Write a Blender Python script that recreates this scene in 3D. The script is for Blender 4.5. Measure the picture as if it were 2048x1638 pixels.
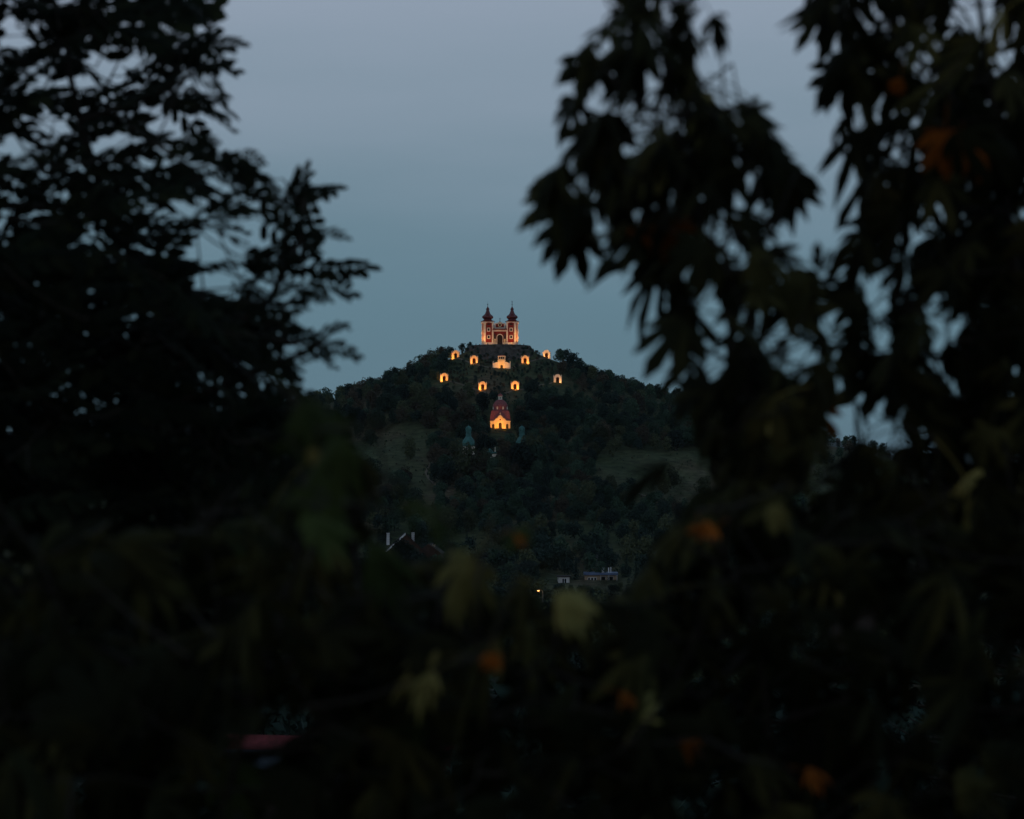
import bpy, math, random
import numpy as np
from mathutils import Vector, Matrix

R = math.radians
rnd = random.Random(7)
scene = bpy.context.scene
for o in list(bpy.data.objects):
    bpy.data.objects.remove(o)

# ------------------------------------------------------------------ camera
F = 5555.0                      # focal length in photograph pixels (2048 wide)
CX, HY = 1024.0, 900.0          # principal column, horizon row
cam_d = bpy.data.cameras.new('camera')
cam = bpy.data.objects.new('camera', cam_d)
scene.collection.objects.link(cam)
cam.location = (0, 0, 0)
cam.rotation_euler = (R(90), 0, 0)
cam_d.sensor_width = 36.0
cam_d.lens = 36.0 * F / 2048.0
cam_d.shift_y = (HY - 819.0) / 2048.0
cam_d.clip_start = 0.1
cam_d.clip_end = 60000
cam_d.dof.use_dof = True
cam_d.dof.focus_distance = 1150.0
cam_d.dof.aperture_fstop = 3.5
scene.camera = cam

# ------------------------------------------------------------------ sky, sun, exposure
SUN_EL, SUN_ROT = R(-2.0), R(200)     # the sun has set behind the camera
world = bpy.data.worlds.new('World')
scene.world = world
world.use_nodes = True
wn, wl = world.node_tree.nodes, world.node_tree.links
wn.clear()
w_out = wn.new('ShaderNodeOutputWorld')
w_bg = wn.new('ShaderNodeBackground')
w_bg.inputs['Strength'].default_value = 1.0
w_sky = wn.new('ShaderNodeTexSky')
w_sky.sky_type = 'NISHITA'
w_sky.sun_disc = False
w_sky.sun_elevation = SUN_EL
w_sky.sun_rotation = SUN_ROT
w_tc = wn.new('ShaderNodeTexCoord')
w_sep = wn.new('ShaderNodeSeparateXYZ')
wl.new(w_tc.outputs['Generated'], w_sep.inputs[0])
w_ramp = wn.new('ShaderNodeValToRGB')
w_ramp.color_ramp.interpolation = 'B_SPLINE'
els = w_ramp.color_ramp.elements
stops = [(0.0, (.112, .192, .240)), (.018, (.118, .202, .254)), (.055, (.120, .213, .268)),
         (.085, (.148, .238, .302)), (.115, (.190, .273, .345)), (.165, (.278, .343, .438)),
         (.26, (.27, .33, .42)), (.50, (.13, .20, .28)), (1.0, (.07, .125, .185))]
while len(els) < len(stops):
    els.new(0.5)
for e, (p, c) in zip(els, stops):
    e.position = p
    e.color = (*c, 1)
w_map = wn.new('ShaderNodeMapping')
w_map.inputs['Scale'].default_value = (2.6, 2.6, 15)
w_noise = wn.new('ShaderNodeTexNoise')
w_noise.inputs['Scale'].default_value = 1.6
w_noise.inputs['Detail'].default_value = 4
wl.new(w_tc.outputs['Generated'], w_map.inputs[0])
wl.new(w_map.outputs[0], w_noise.inputs['Vector'])
w_mr = wn.new('ShaderNodeMapRange')
w_mr.inputs['From Min'].default_value = .3
w_mr.inputs['From Max'].default_value = .7
w_mr.inputs['To Min'].default_value = -.014
w_mr.inputs['To Max'].default_value = .014
wl.new(w_noise.outputs['Fac'], w_mr.inputs['Value'])
w_add = wn.new('ShaderNodeMath')
w_add.operation = 'ADD'
wl.new(w_sep.outputs['Z'], w_add.inputs[0])
wl.new(w_mr.outputs[0], w_add.inputs[1])
wl.new(w_add.outputs[0], w_ramp.inputs[0])
w_scale = wn.new('ShaderNodeVectorMath')
w_scale.operation = 'SCALE'
w_scale.inputs['Scale'].default_value = 0.05
wl.new(w_sky.outputs[0], w_scale.inputs[0])
w_sum = wn.new('ShaderNodeVectorMath')
w_sum.operation = 'ADD'
wl.new(w_ramp.outputs[0], w_sum.inputs[0])
wl.new(w_scale.outputs[0], w_sum.inputs[1])
wl.new(w_sum.outputs[0], w_bg.inputs['Color'])
wl.new(w_bg.outputs[0], w_out.inputs['Surface'])

# the last afterglow, low behind the camera: a very weak, very soft sun
sun_d = bpy.data.lights.new('sun', 'SUN')
sun_d.energy = 0.10
sun_d.angle = R(40)
sun_d.color = (1.0, .78, .74)
sun = bpy.data.objects.new('sun', sun_d)
scene.collection.objects.link(sun)
sun.rotation_euler = (R(66), 0, R(-18))

scene.view_settings.view_transform = 'Standard'
scene.view_settings.look = 'None'
scene.view_settings.gamma = 1.0
scene.view_settings.exposure = 0.0
scene.cycles.use_denoising = True
scene.cycles.max_bounces = 6
scene.cycles.transparent_max_bounces = 4
scene.cycles.use_adaptive_sampling = True

# ------------------------------------------------------------------ helpers
COL = scene.collection


def at(px, py, Y):
    return Vector(((px - CX) / F * Y, Y, (HY - py) / F * Y))


def link(o, parent=None):
    COL.objects.link(o)
    if parent is not None:
        o.parent = parent
    return o


def tag(o, label=None, cat=None, group=None, kind=None):
    if label:
        o['label'] = label
    if cat:
        o['category'] = cat
    if group:
        o['group'] = group
    if kind:
        o['kind'] = kind
    return o


def empty(name, loc=(0, 0, 0), rz=0.0, label=None, cat=None, group=None):
    o = bpy.data.objects.new(name, None)
    o.empty_display_size = .2
    link(o)
    o.location = loc
    o.rotation_euler = (0, 0, rz)
    return tag(o, label, cat, group)


class MB:
    """collects faces of one mesh"""

    def __init__(s):
        s.v, s.f = [], []

    def poly(s, pts):
        n = len(s.v)
        s.v += [tuple(p) for p in pts]
        s.f.append(tuple(range(n, n + len(pts))))
        return s

    def box(s, x0, x1, y0, y1, z0, z1):
        n = len(s.v)
        s.v += [(x0, y0, z0), (x1, y0, z0), (x1, y1, z0), (x0, y1, z0),
                (x0, y0, z1), (x1, y0, z1), (x1, y1, z1), (x0, y1, z1)]
        for q in ((3, 2, 1, 0), (4, 5, 6, 7), (0, 1, 5, 4), (1, 2, 6, 5), (2, 3, 7, 6), (3, 0, 4, 7)):
            s.f.append(tuple(n + i for i in q))
        return s

    def extr_xz(s, pts, y0, y1):
        """outline in x,z (counter-clockwise seen from -y) extruded from y0 to y1"""
        n, k = len(s.v), len(pts)
        s.v += [(x, y0, z) for x, z in pts] + [(x, y1, z) for x, z in pts]
        s.f.append(tuple(range(n, n + k)))
        s.f.append(tuple(range(n + 2 * k - 1, n + k - 1, -1)))
        for i in range(k):
            j = (i + 1) % k
            s.f.append((n + j, n + i, n + k + i, n + k + j))
        return s

    def extr_xy(s, pts, z0, z1):
        n, k = len(s.v), len(pts)
        s.v += [(x, y, z0) for x, y in pts] + [(x, y, z1) for x, y in pts]
        s.f.append(tuple(range(n + k - 1, n - 1, -1)))
        s.f.append(tuple(range(n + k, n + 2 * k)))
        for i in range(k):
            j = (i + 1) % k
            s.f.append((n + i, n + j, n + k + j, n + k + i))
        return s

    def lathe(s, prof, seg=16, cx=0, cy=0, a0=0.0):
        n = len(s.v)
        for r, z in prof:
            for i in range(seg):
                a = a0 + 2 * math.pi * i / seg
                s.v.append((cx + r * math.cos(a), cy + r * math.sin(a), z))
        for j in range(len(prof) - 1):
            for i in range(seg):
                k = (i + 1) % seg
                s.f.append((n + j * seg + i, n + j * seg + k, n + (j + 1) * seg + k, n + (j + 1) * seg + i))
        s.f.append(tuple(n + i for i in range(seg - 1, -1, -1)))
        m = n + (len(prof) - 1) * seg
        s.f.append(tuple(m + i for i in range(seg)))
        return s

    def tube(s, pts, rad, seg=6):
        pts = [Vector(p) for p in pts]
        n = len(s.v)
        for i, p in enumerate(pts):
            a = pts[max(i - 1, 0)]
            b = pts[min(i + 1, len(pts) - 1)]
            d = (b - a)
            d = d.normalized() if d.length > 1e-9 else Vector((0, 0, 1))
            u = d.cross(Vector((0, 1, 0)))
            if u.length < .05:
                u = d.cross(Vector((1, 0, 0)))
            u.normalize()
            w = d.cross(u)
            r = rad[i] if isinstance(rad, (list, tuple)) else rad
            for k in range(seg):
                t = 2 * math.pi * k / seg
                s.v.append(tuple(p + u * (r * math.cos(t)) + w * (r * math.sin(t))))
        for i in range(len(pts) - 1):
            for k in range(seg):
                j = (k + 1) % seg
                s.f.append((n + i * seg + k, n + i * seg + j, n + (i + 1) * seg + j, n + (i + 1) * seg + k))
        s.f.append(tuple(n + k for k in range(seg - 1, -1, -1)))
        m = n + (len(pts) - 1) * seg
        s.f.append(tuple(m + k for k in range(seg)))
        return s

    def wall_holes(s, x0, x1, z0, z1, y0, y1, holes):
        """upright slab with rectangular openings, real reveals"""
        xs = sorted({x0, x1, *[h[0] for h in holes], *[h[1] for h in holes]})
        zs = sorted({z0, z1, *[h[2] for h in holes], *[h[3] for h in holes]})

        def hole(a, b):
            return any(h[0] - 1e-6 <= a and b[0] <= h[1] + 1e-6 and h[2] - 1e-6 <= b[1] and b[2] <= h[3] + 1e-6 for h in holes)
        for i in range(len(xs) - 1):
            for j in range(len(zs) - 1):
                if hole(xs[i], (xs[i + 1], zs[j], zs[j + 1])):
                    continue
                a, b, c, d = xs[i], xs[i + 1], zs[j], zs[j + 1]
                s.poly([(a, y0, c), (b, y0, c), (b, y0, d), (a, y0, d)])
                s.poly([(b, y1, c), (a, y1, c), (a, y1, d), (b, y1, d)])
        for a, b, c, d in holes:
            s.poly([(a, y0, c), (a, y1, c), (b, y1, c), (b, y0, c)])
            s.poly([(a, y0, d), (b, y0, d), (b, y1, d), (a, y1, d)])
            s.poly([(a, y0, c), (a, y0, d), (a, y1, d), (a, y1, c)])
            s.poly([(b, y0, c), (b, y1, c), (b, y1, d), (b, y0, d)])
        return s

    def frame(s, x0, x1, z0, z1, t, y0, y1):
        s.box(x0, x0 + t, y0, y1, z0, z1)
        s.box(x1 - t, x1, y0, y1, z0, z1)
        s.box(x0 + t, x1 - t, y0 + .002, y1, z0, z0 + t)
        s.box(x0 + t, x1 - t, y0 + .002, y1, z1 - t, z1)
        return s

    def mesh(s, name, mat, smooth=False):
        me = bpy.data.meshes.new(name)
        me.from_pydata(s.v, [], s.f)
        me.materials.append(mat)
        if smooth:
            me.polygons.foreach_set('use_smooth', [True] * len(me.polygons))
        me.update()
        return me

    def build(s, name, mat, parent=None, smooth=False):
        return link(bpy.data.objects.new(name, s.mesh(name, mat, smooth)), parent)


def arch_pts(hw, z_spring, rise, n=10, cx=0.0):
    """points of an arch from right springing to left springing"""
    return [(cx + hw * math.cos(math.pi * i / n), z_spring + rise * math.sin(math.pi * i / n)) for i in range(n + 1)]


def arch_wall(outer, hw, z_spring, rise, z0=0.0, cx=0.0):
    """outline (ccw from -y) with an arched doorway cut from the base; outer runs from bottom right round to bottom left"""
    a = arch_pts(hw, z_spring, rise, 10, cx)
    return [(cx + hw, z0)] + outer + [(cx - hw, z0)] + a[::-1]


# ------------------------------------------------------------------ materials
def mat_basic(name, col, rough=.85, var=.25, scale=3.0, bump=0.0, spec=.25, dirt=None, obj_rand=0.0, detail=5):
    m = bpy.data.materials.new(name)
    m.use_nodes = True
    n, l = m.node_tree.nodes, m.node_tree.links
    b = n['Principled BSDF']
    b.inputs['Roughness'].default_value = rough
    b.inputs['Specular IOR Level'].default_value = spec
    tc = n.new('ShaderNodeTexCoord')
    ns = n.new('ShaderNodeTexNoise')
    ns.inputs['Scale'].default_value = scale
    ns.inputs['Detail'].default_value = detail
    l.new(tc.outputs['Object'], ns.inputs['Vector'])
    rp = n.new('ShaderNodeValToRGB')
    d = dirt or tuple(c * (1 - var) for c in col)
    rp.color_ramp.elements[0].position = .32
    rp.color_ramp.elements[0].color = (*d, 1)
    rp.color_ramp.elements[1].position = .66
    rp.color_ramp.elements[1].color = (*[min(1, c * (1 + var * .4)) for c in col], 1)
    l.new(ns.outputs['Fac'], rp.inputs[0])
    out = rp.outputs[0]
    if obj_rand:
        oi = n.new('ShaderNodeObjectInfo')
        hs = n.new('ShaderNodeHueSaturation')
        mr = n.new('ShaderNodeMapRange')
        mr.inputs['To Min'].default_value = 1 - obj_rand
        mr.inputs['To Max'].default_value = 1 + obj_rand
        l.new(oi.outputs['Random'], mr.inputs[0])
        l.new(mr.outputs[0], hs.inputs['Value'])
        l.new(out, hs.inputs['Color'])
        out = hs.outputs[0]
    l.new(out, b.inputs['Base Color'])
    if bump:
        bp = n.new('ShaderNodeBump')
        bp.inputs['Strength'].default_value = bump
        l.new(ns.outputs['Fac'], bp.inputs['Height'])
        l.new(bp.outputs[0], b.inputs['Normal'])
    return m


def mat_leaf(name, col, col2, trans=.25, rough=.75, vary=.35, spec=.05, spread=.45):
    m = bpy.data.materials.new(name)
    m.use_nodes = True
    n, l = m.node_tree.nodes, m.node_tree.links
    n.clear()
    out = n.new('ShaderNodeOutputMaterial')
    b = n.new('ShaderNodeBsdfPrincipled')
    b.inputs['Roughness'].default_value = rough
    b.inputs['Specular IOR Level'].default_value = spec
    tr = n.new('ShaderNodeBsdfTranslucent')
    mx = n.new('ShaderNodeMixShader')
    mx.inputs[0].default_value = trans
    g = n.new('ShaderNodeNewGeometry')
    oi = n.new('ShaderNodeObjectInfo')
    ad = n.new('ShaderNodeMath')
    ad.operation = 'ADD'
    fr = n.new('ShaderNodeMath')
    fr.operation = 'FRACT'
    l.new(g.outputs['Random Per Island'], ad.inputs[0])
    l.new(oi.outputs['Random'], ad.inputs[1])
    l.new(ad.outputs[0], fr.inputs[0])
    rp = n.new('ShaderNodeValToRGB')
    rp.color_ramp.elements[0].color = (*[c * (1 - vary) for c in col], 1)
    rp.color_ramp.elements[1].color = (*col2, 1)
    e = rp.color_ramp.elements.new(.6)
    e.color = (*col, 1)
    l.new(fr.outputs[0], rp.inputs[0])
    hs = n.new('ShaderNodeHueSaturation')
    mr = n.new('ShaderNodeMapRange')
    mr.inputs['To Min'].default_value = 1 - spread
    mr.inputs['To Max'].default_value = 1 + spread
    l.new(oi.outputs['Random'], mr.inputs[0])
    l.new(mr.outputs[0], hs.inputs['Value'])
    l.new(rp.outputs[0], hs.inputs['Color'])
    l.new(hs.outputs[0], b.inputs['Base Color'])
    l.new(hs.outputs[0], tr.inputs['Color'])
    l.new(b.outputs[0], mx.inputs[1])
    l.new(tr.outputs[0], mx.inputs[2])
    l.new(mx.outputs[0], out.inputs['Surface'])
    return m


def mat_emit(name, col, strength):
    m = bpy.data.materials.new(name)
    m.use_nodes = True
    b = m.node_tree.nodes['Principled BSDF']
    b.inputs['Base Color'].default_value = (*col, 1)
    b.inputs['Emission Color'].default_value = (*col, 1)
    b.inputs['Emission Strength'].default_value = strength
    return m


def mat_glass(name):
    m = mat_basic(name, (.012, .014, .018), rough=.12, var=.3, spec=.5)
    return m


M = dict(
    red=mat_basic('red_plaster', (.22, .020, .014), var=.28, scale=.9),
    white=mat_basic('white_plaster', (.74, .66, .54), var=.2, scale=.8),
    cream=mat_basic('cream_plaster', (.76, .62, .38), var=.2, scale=.9),
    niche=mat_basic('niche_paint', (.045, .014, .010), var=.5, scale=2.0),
    tin_red=mat_basic('red_painted_tin_roof', (.13, .013, .012), rough=.34, var=.35, scale=1.2, spec=.5),
    tile_red=mat_basic('red_brown_shingle_roof', (.27, .080, .082), rough=.8, var=.35, scale=2.5),
    dark=mat_basic('dark_iron', (.02, .02, .022), rough=.5, var=.3),
    wood=mat_basic('dark_door_wood', (.035, .024, .018), var=.4, scale=4),
    copper=mat_basic('green_copper_roof', (.050, .165, .15), rough=.6, var=.4, scale=1.1),
    stone=mat_basic('grey_stone', (.080, .066, .054), var=.55, scale=.55, bump=.4),
    glass=mat_glass('dark_window_glass'),
    bark=mat_basic('dark_bark', (.035, .028, .022), var=.5, scale=9, bump=.5),
    bark_far=mat_basic('grey_bark', (.06, .05, .042), var=.4, scale=3),
    metal=mat_basic('grey_metal', (.14, .145, .15), rough=.45, var=.2, scale=4, spec=.5),
    wall_pale=mat_basic('pale_house_wall', (.62, .60, .58), var=.18, scale=.8),
    wall_tan=mat_basic('tan_house_wall', (.48, .36, .25), var=.2, scale=.8),
    wall_grey=mat_basic('grey_blue_house_wall', (.10, .14, .18), var=.25, scale=.8),
    wall_rust=mat_basic('rust_brown_house_wall', (.085, .045, .032), var=.25, scale=.8),
    white_paint=mat_basic('white_window_paint', (.8, .8, .8), var=.08, scale=2),
    roof_dark=mat_basic('dark_roof_tile', (.045, .035, .033), var=.4, scale=1.5),
    roof_blue=mat_basic('blue_grey_roof_edge', (.10, .15, .27), rough=.5, var=.2, scale=.7, spec=.5),
    roof_red=mat_basic('red_clay_roof_tile', (.20, .030, .032), var=.35, scale=2.5),
    lamp_lens=mat_emit('floodlight_lens', (1.0, .62, .22), 4.0),
    street_lens=mat_emit('street_lamp_lens', (1.0, .45, .12), 9.0),
    path=mat_basic('trodden_earth_path', (.15, .115, .08), var=.3, scale=.4),
    crown_g=mat_leaf('hill_foliage_green', (.034, .064, .042), (.056, .086, .046), trans=.15, spec=.1),
    crown_o=mat_leaf('hill_foliage_olive', (.056, .070, .036), (.082, .088, .042), trans=.15, spec=.1),
    crown_r=mat_leaf('hill_foliage_rust', (.054, .046, .030), (.075, .056, .036), trans=.15, spec=.1),
    crown_d=mat_leaf('hill_foliage_dark', (.016, .030, .024), (.028, .044, .030), trans=.1, spec=.1),
    needle=mat_leaf('pine_needles', (.012, .020, .014), (.020, .028, .016), trans=.05, spec=.1),
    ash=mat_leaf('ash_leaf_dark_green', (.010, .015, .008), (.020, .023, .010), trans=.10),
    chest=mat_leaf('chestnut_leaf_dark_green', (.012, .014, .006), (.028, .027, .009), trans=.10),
    olive=mat_leaf('chestnut_leaf_olive', (.19, .165, .055), (.25, .20, .065), trans=.2),
    orange=mat_leaf('chestnut_leaf_orange', (.38, .105, .016), (.46, .14, .022), trans=.25),
    chest2=mat_leaf('chestnut_leaf_dull_olive', (.040, .038, .013), (.065, .056, .018), trans=.15),
    green=mat_leaf('shrub_leaf_green', (.040, .055, .016), (.055, .070, .022), trans=.2),
)

# ground: grass, bare earth patches
gm = bpy.data.materials.new('meadow_ground')
gm.use_nodes = True
n_, l_ = gm.node_tree.nodes, gm.node_tree.links
b_ = n_['Principled BSDF']
b_.inputs['Roughness'].default_value = .95
b_.inputs['Specular IOR Level'].default_value = .1
g_tc = n_.new('ShaderNodeTexCoord')
g_map = n_.new('ShaderNodeMapping')
g_map.inputs['Scale'].default_value = (1, .45, 1)
l_.new(g_tc.outputs['Object'], g_map.inputs[0])
g1 = n_.new('ShaderNodeTexNoise')
g1.inputs['Scale'].default_value = .035
g1.inputs['Detail'].default_value = 6
g2 = n_.new('ShaderNodeTexNoise')
g2.inputs['Scale'].default_value = .32
g2.inputs['Detail'].default_value = 6
l_.new(g_map.outputs[0], g1.inputs['Vector'])
l_.new(g_tc.outputs['Object'], g2.inputs['Vector'])
gr1 = n_.new('ShaderNodeValToRGB')
gr1.color_ramp.elements[0].position = .38
gr1.color_ramp.elements[0].color = (.058, .074, .034, 1)
gr1.color_ramp.elements[1].position = .68
gr1.color_ramp.elements[1].color = (.130, .094, .056, 1)
e_ = gr1.color_ramp.elements.new(.52)
e_.color = (.080, .086, .042, 1)
l_.new(g1.outputs['Fac'], gr1.inputs[0])
gmx = n_.new('ShaderNodeMix')
gmx.data_type = 'RGBA'
gmx.blend_type = 'MULTIPLY'
gmx.inputs[0].default_value = .85
gr2 = n_.new('ShaderNodeValToRGB')
gr2.color_ramp.elements[0].position = .3
gr2.color_ramp.elements[0].color = (.30, .30, .30, 1)
gr2.color_ramp.elements[1].position = .7
gr2.color_ramp.elements[1].color = (1.15, 1.15, 1.15, 1)
l_.new(g2.outputs['Fac'], gr2.inputs[0])
l_.new(gr1.outputs[0], gmx.inputs[6])
l_.new(gr2.outputs[0], gmx.inputs[7])
l_.new(gmx.outputs[2], b_.inputs['Base Color'])
M['ground'] = gm
M['mountain'] = mat_basic('wooded_mountain', (.03, .045, .04), var=.4, scale=.004)

# ------------------------------------------------------------------ terrain
HCX, HCY = at(1000, 690, 1205).x, 1205.0
PF_R = [0, 10, 20, 23, 28, 45, 75, 115, 195, 245, 355, 480, 2000]
PF_Z = [45.2, 45.2, 44.6, 41.2, 39.2, 33.8, 24.2, 8.4, -11, -19, -38, -46, -60]
PL_R = [0, 12, 18, 30, 43, 65, 85, 120, 180, 260, 400, 600, 2000]
PL_Z = [45.2, 44.8, 40.6, 36.5, 29, 22, 17.5, 7, -7, -21, -40, -46, -60]
BV_Y = [-60, -20, 0, 20, 60, 100, 200, 300, 400, 600, 850, 1000, 1500, 3000, 60000]
BV_Z = [6, .6, -1.9, -5.2, -12, -18.5, -26.6, -37, -45, -50, -49, -49, -50, -60, -120]


def h(x, y):
    dx, dy = x - HCX, y - HCY
    r = math.hypot(dx, dy)
    zf = float(np.interp(r, PF_R, PF_Z))
    zl = float(np.interp(r, PL_R, PL_Z))
    c2 = (dy / r) ** 2 if r > 1e-6 and dy < 0 else 0.0
    zh = zf * c2 + zl * (1 - c2)
    zb = float(np.interp(y, BV_Y, BV_Z))
    k = 6.0
    m = max(zh, zb)
    z = m + k * math.log(math.exp((zh - m) / k) + math.exp((zb - m) / k)) - 0.02
    if r > 26:
        f = min(1, (r - 26) / 30)
        z += f * (.5 * math.sin(x * .11 + 1.3) * math.cos(y * .09) + .35 * math.sin(x * .31 + y * .23))
    return z


def axis(parts):
    out = []
    for a, b, st in parts:
        out += list(np.arange(a, b, st))
    return out


gx = axis([(-130, 131, 3.0)])
v = 131.0
st = 5.0
right = []
while v < 9000:
    right.append(v)
    v += st
    st *= 1.16
gx = [-q for q in right[::-1]] + gx + right
gy = axis([(-60, 40, 4), (40, 400, 12), (400, 940, 12), (940, 1250, 3.0)])
v, st = 1250.0, 6.0
while v < 30000:
    gy.append(v)
    v += st
    st *= 1.14
gv = [(x, y, h(x, y)) for y in gy for x in gx]
NX = len(gx)
gf = [(j * NX + i, j * NX + i + 1, (j + 1) * NX + i + 1, (j + 1) * NX + i) for j in range(len(gy) - 1) for i in range(NX - 1)]
gme = bpy.data.meshes.new('ground')
gme.from_pydata(gv, [], gf)
gme.materials.append(M['ground'])
gme.polygons.foreach_set('use_smooth', [True] * len(gme.polygons))
tag(link(bpy.data.objects.new('ground', gme)), kind='structure')


def ray_ground(px, py, y0=300.0, y1=1230.0):
    y = y0
    prev = None
    while y < y1:
        p = at(px, py, y)
        d = p.z - h(p.x, y)
        if prev is not None and d <= 0 < prev:
            return Vector((p.x, y, h(p.x, y)))
        prev = d
        y += .5
    return None


# far mountain ridges
def ridge(name, Y, depth, fn, x0, x1, step, seed):
    rr = random.Random(seed)
    xs = np.arange(x0, x1, step)
    rows = [(-depth, 0), (-depth * .5, .45), (-depth * .2, .8), (0, 1), (depth * .4, .6), (depth, 0)]
    vv, ff = [], []
    for dy, k in rows:
        for x in xs:
            base = h(x, Y) - 30
            top = fn(x)
            wob = (math.sin(x * .011 + dy * .01 + seed) + math.sin(x * .027 + dy * .02)) * 8 * k * (1 if k < 1 else .15)
            vv.append((x, Y + dy, base + (top - base) * k + wob + (rr.random() - .5) * 3 * k))
    n = len(xs)
    for j in range(len(rows) - 1):
        for i in range(n - 1):
            ff.append((j * n + i, j * n + i + 1, (j + 1) * n + i + 1, (j + 1) * n + i))
    me = bpy.data.meshes.new(name)
    me.from_pydata(vv, [], ff)
    me.materials.append(M['mountain'])
    me.polygons.foreach_set('use_smooth', [True] * len(me.polygons))
    tag(link(bpy.data.objects.new(name, me)), kind='structure')


def px_at(x, Y):
    return CX + x / Y * F


def ridge_top(x):
    px = px_at(x, 5200)
    py = float(np.interp(px, [-3000, 0, 500, 900, 1300, 1560, 1665, 1720, 1795, 1860, 2048, 2600, 5000],
                         [880, 862, 850, 868, 880, 886, 880, 886, 913, 905, 880, 860, 880]))
    return (HY - py) / F * 5200


ridge('mountain', 5200, 900, ridge_top, -6000, 6000, 22, 3)

# ------------------------------------------------------------------ floodlights (lit in the photograph)
FLOOD_N = [0]


LAMP = 2.3


def floodlight(loc, aim, power, label, size=80, col=(1.0, .52, .15), group='floodlights on the hill'):
    loc, aim = Vector(loc), Vector(aim)
    e = empty('floodlight', loc, 0, label, 'floodlight', group)
    d = (aim - loc).normalized()
    q = d.to_track_quat('-Z', 'Y')
    s = MB().box(-.16, .16, -.12, .12, -.04, .16)
    hs = s.build('housing', M['dark'], e)
    hs.location = (0, 0, .32)
    hs.rotation_euler = q.to_euler()
    ln = MB().box(-.14, .14, -.10, .10, -.052, -.046).build('lens', M['lamp_lens'], e)
    ln.location = (0, 0, .32)
    ln.rotation_euler = q.to_euler()
    MB().tube([(0, 0, -.35), (0, 0, .3)], .035, 6).box(-.18, .18, -.18, .18, -.4, .03).build('stand', M['dark'], e)
    ld = bpy.data.lights.new('floodlight_lamp', 'SPOT')
    ld.energy = power * LAMP
    ld.color = col
    ld.spot_size = R(size)
    ld.spot_blend = .7
    ld.shadow_soft_size = .12
    lo = link(bpy.data.objects.new('floodlight_lamp', ld), e)
    lo.location = Vector((0, 0, .32)) + d * .12
    lo.rotation_euler = q.to_euler()
    return e


# ------------------------------------------------------------------ the twin-towered church on the summit
S = .2143            # metres per photograph pixel there
CH_Y = 1187.0
ch_base = at(999.8, 688.5, CH_Y)
CHZ = ch_base.z


def cross_mesh(mb, x, y, z0, hgt, w, t=.07):
    mb.box(x - t, x + t, y - t, y + t, z0, z0 + hgt)
    mb.box(x - w, x + w, y - t * .8, y + t * .8, z0 + hgt * .58, z0 + hgt * .58 + 2 * t)
    return mb


ch = empty('hilltop_church', (ch_base.x, CH_Y, CHZ), 0,
           'red and white twin-towered baroque church with onion spires on the hilltop', 'church')

nv = MB().extr_xy([(-4.6, 4.98), (4.6, 4.98), (6.4, 8), (6.4, 13), (4, 16), (-4, 16), (-6.4, 13), (-6.4, 8)], -.6, 7.0)
nv.build('nave_wall', M['red'], ch)
MB().lathe([(7.4, 6.9), (7.0, 7.3), (4.6, 8.3), (2.0, 9.0), (.2, 9.2)], 20, 0, 10.6).build('nave_roof', M['tin_red'], ch)

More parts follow.
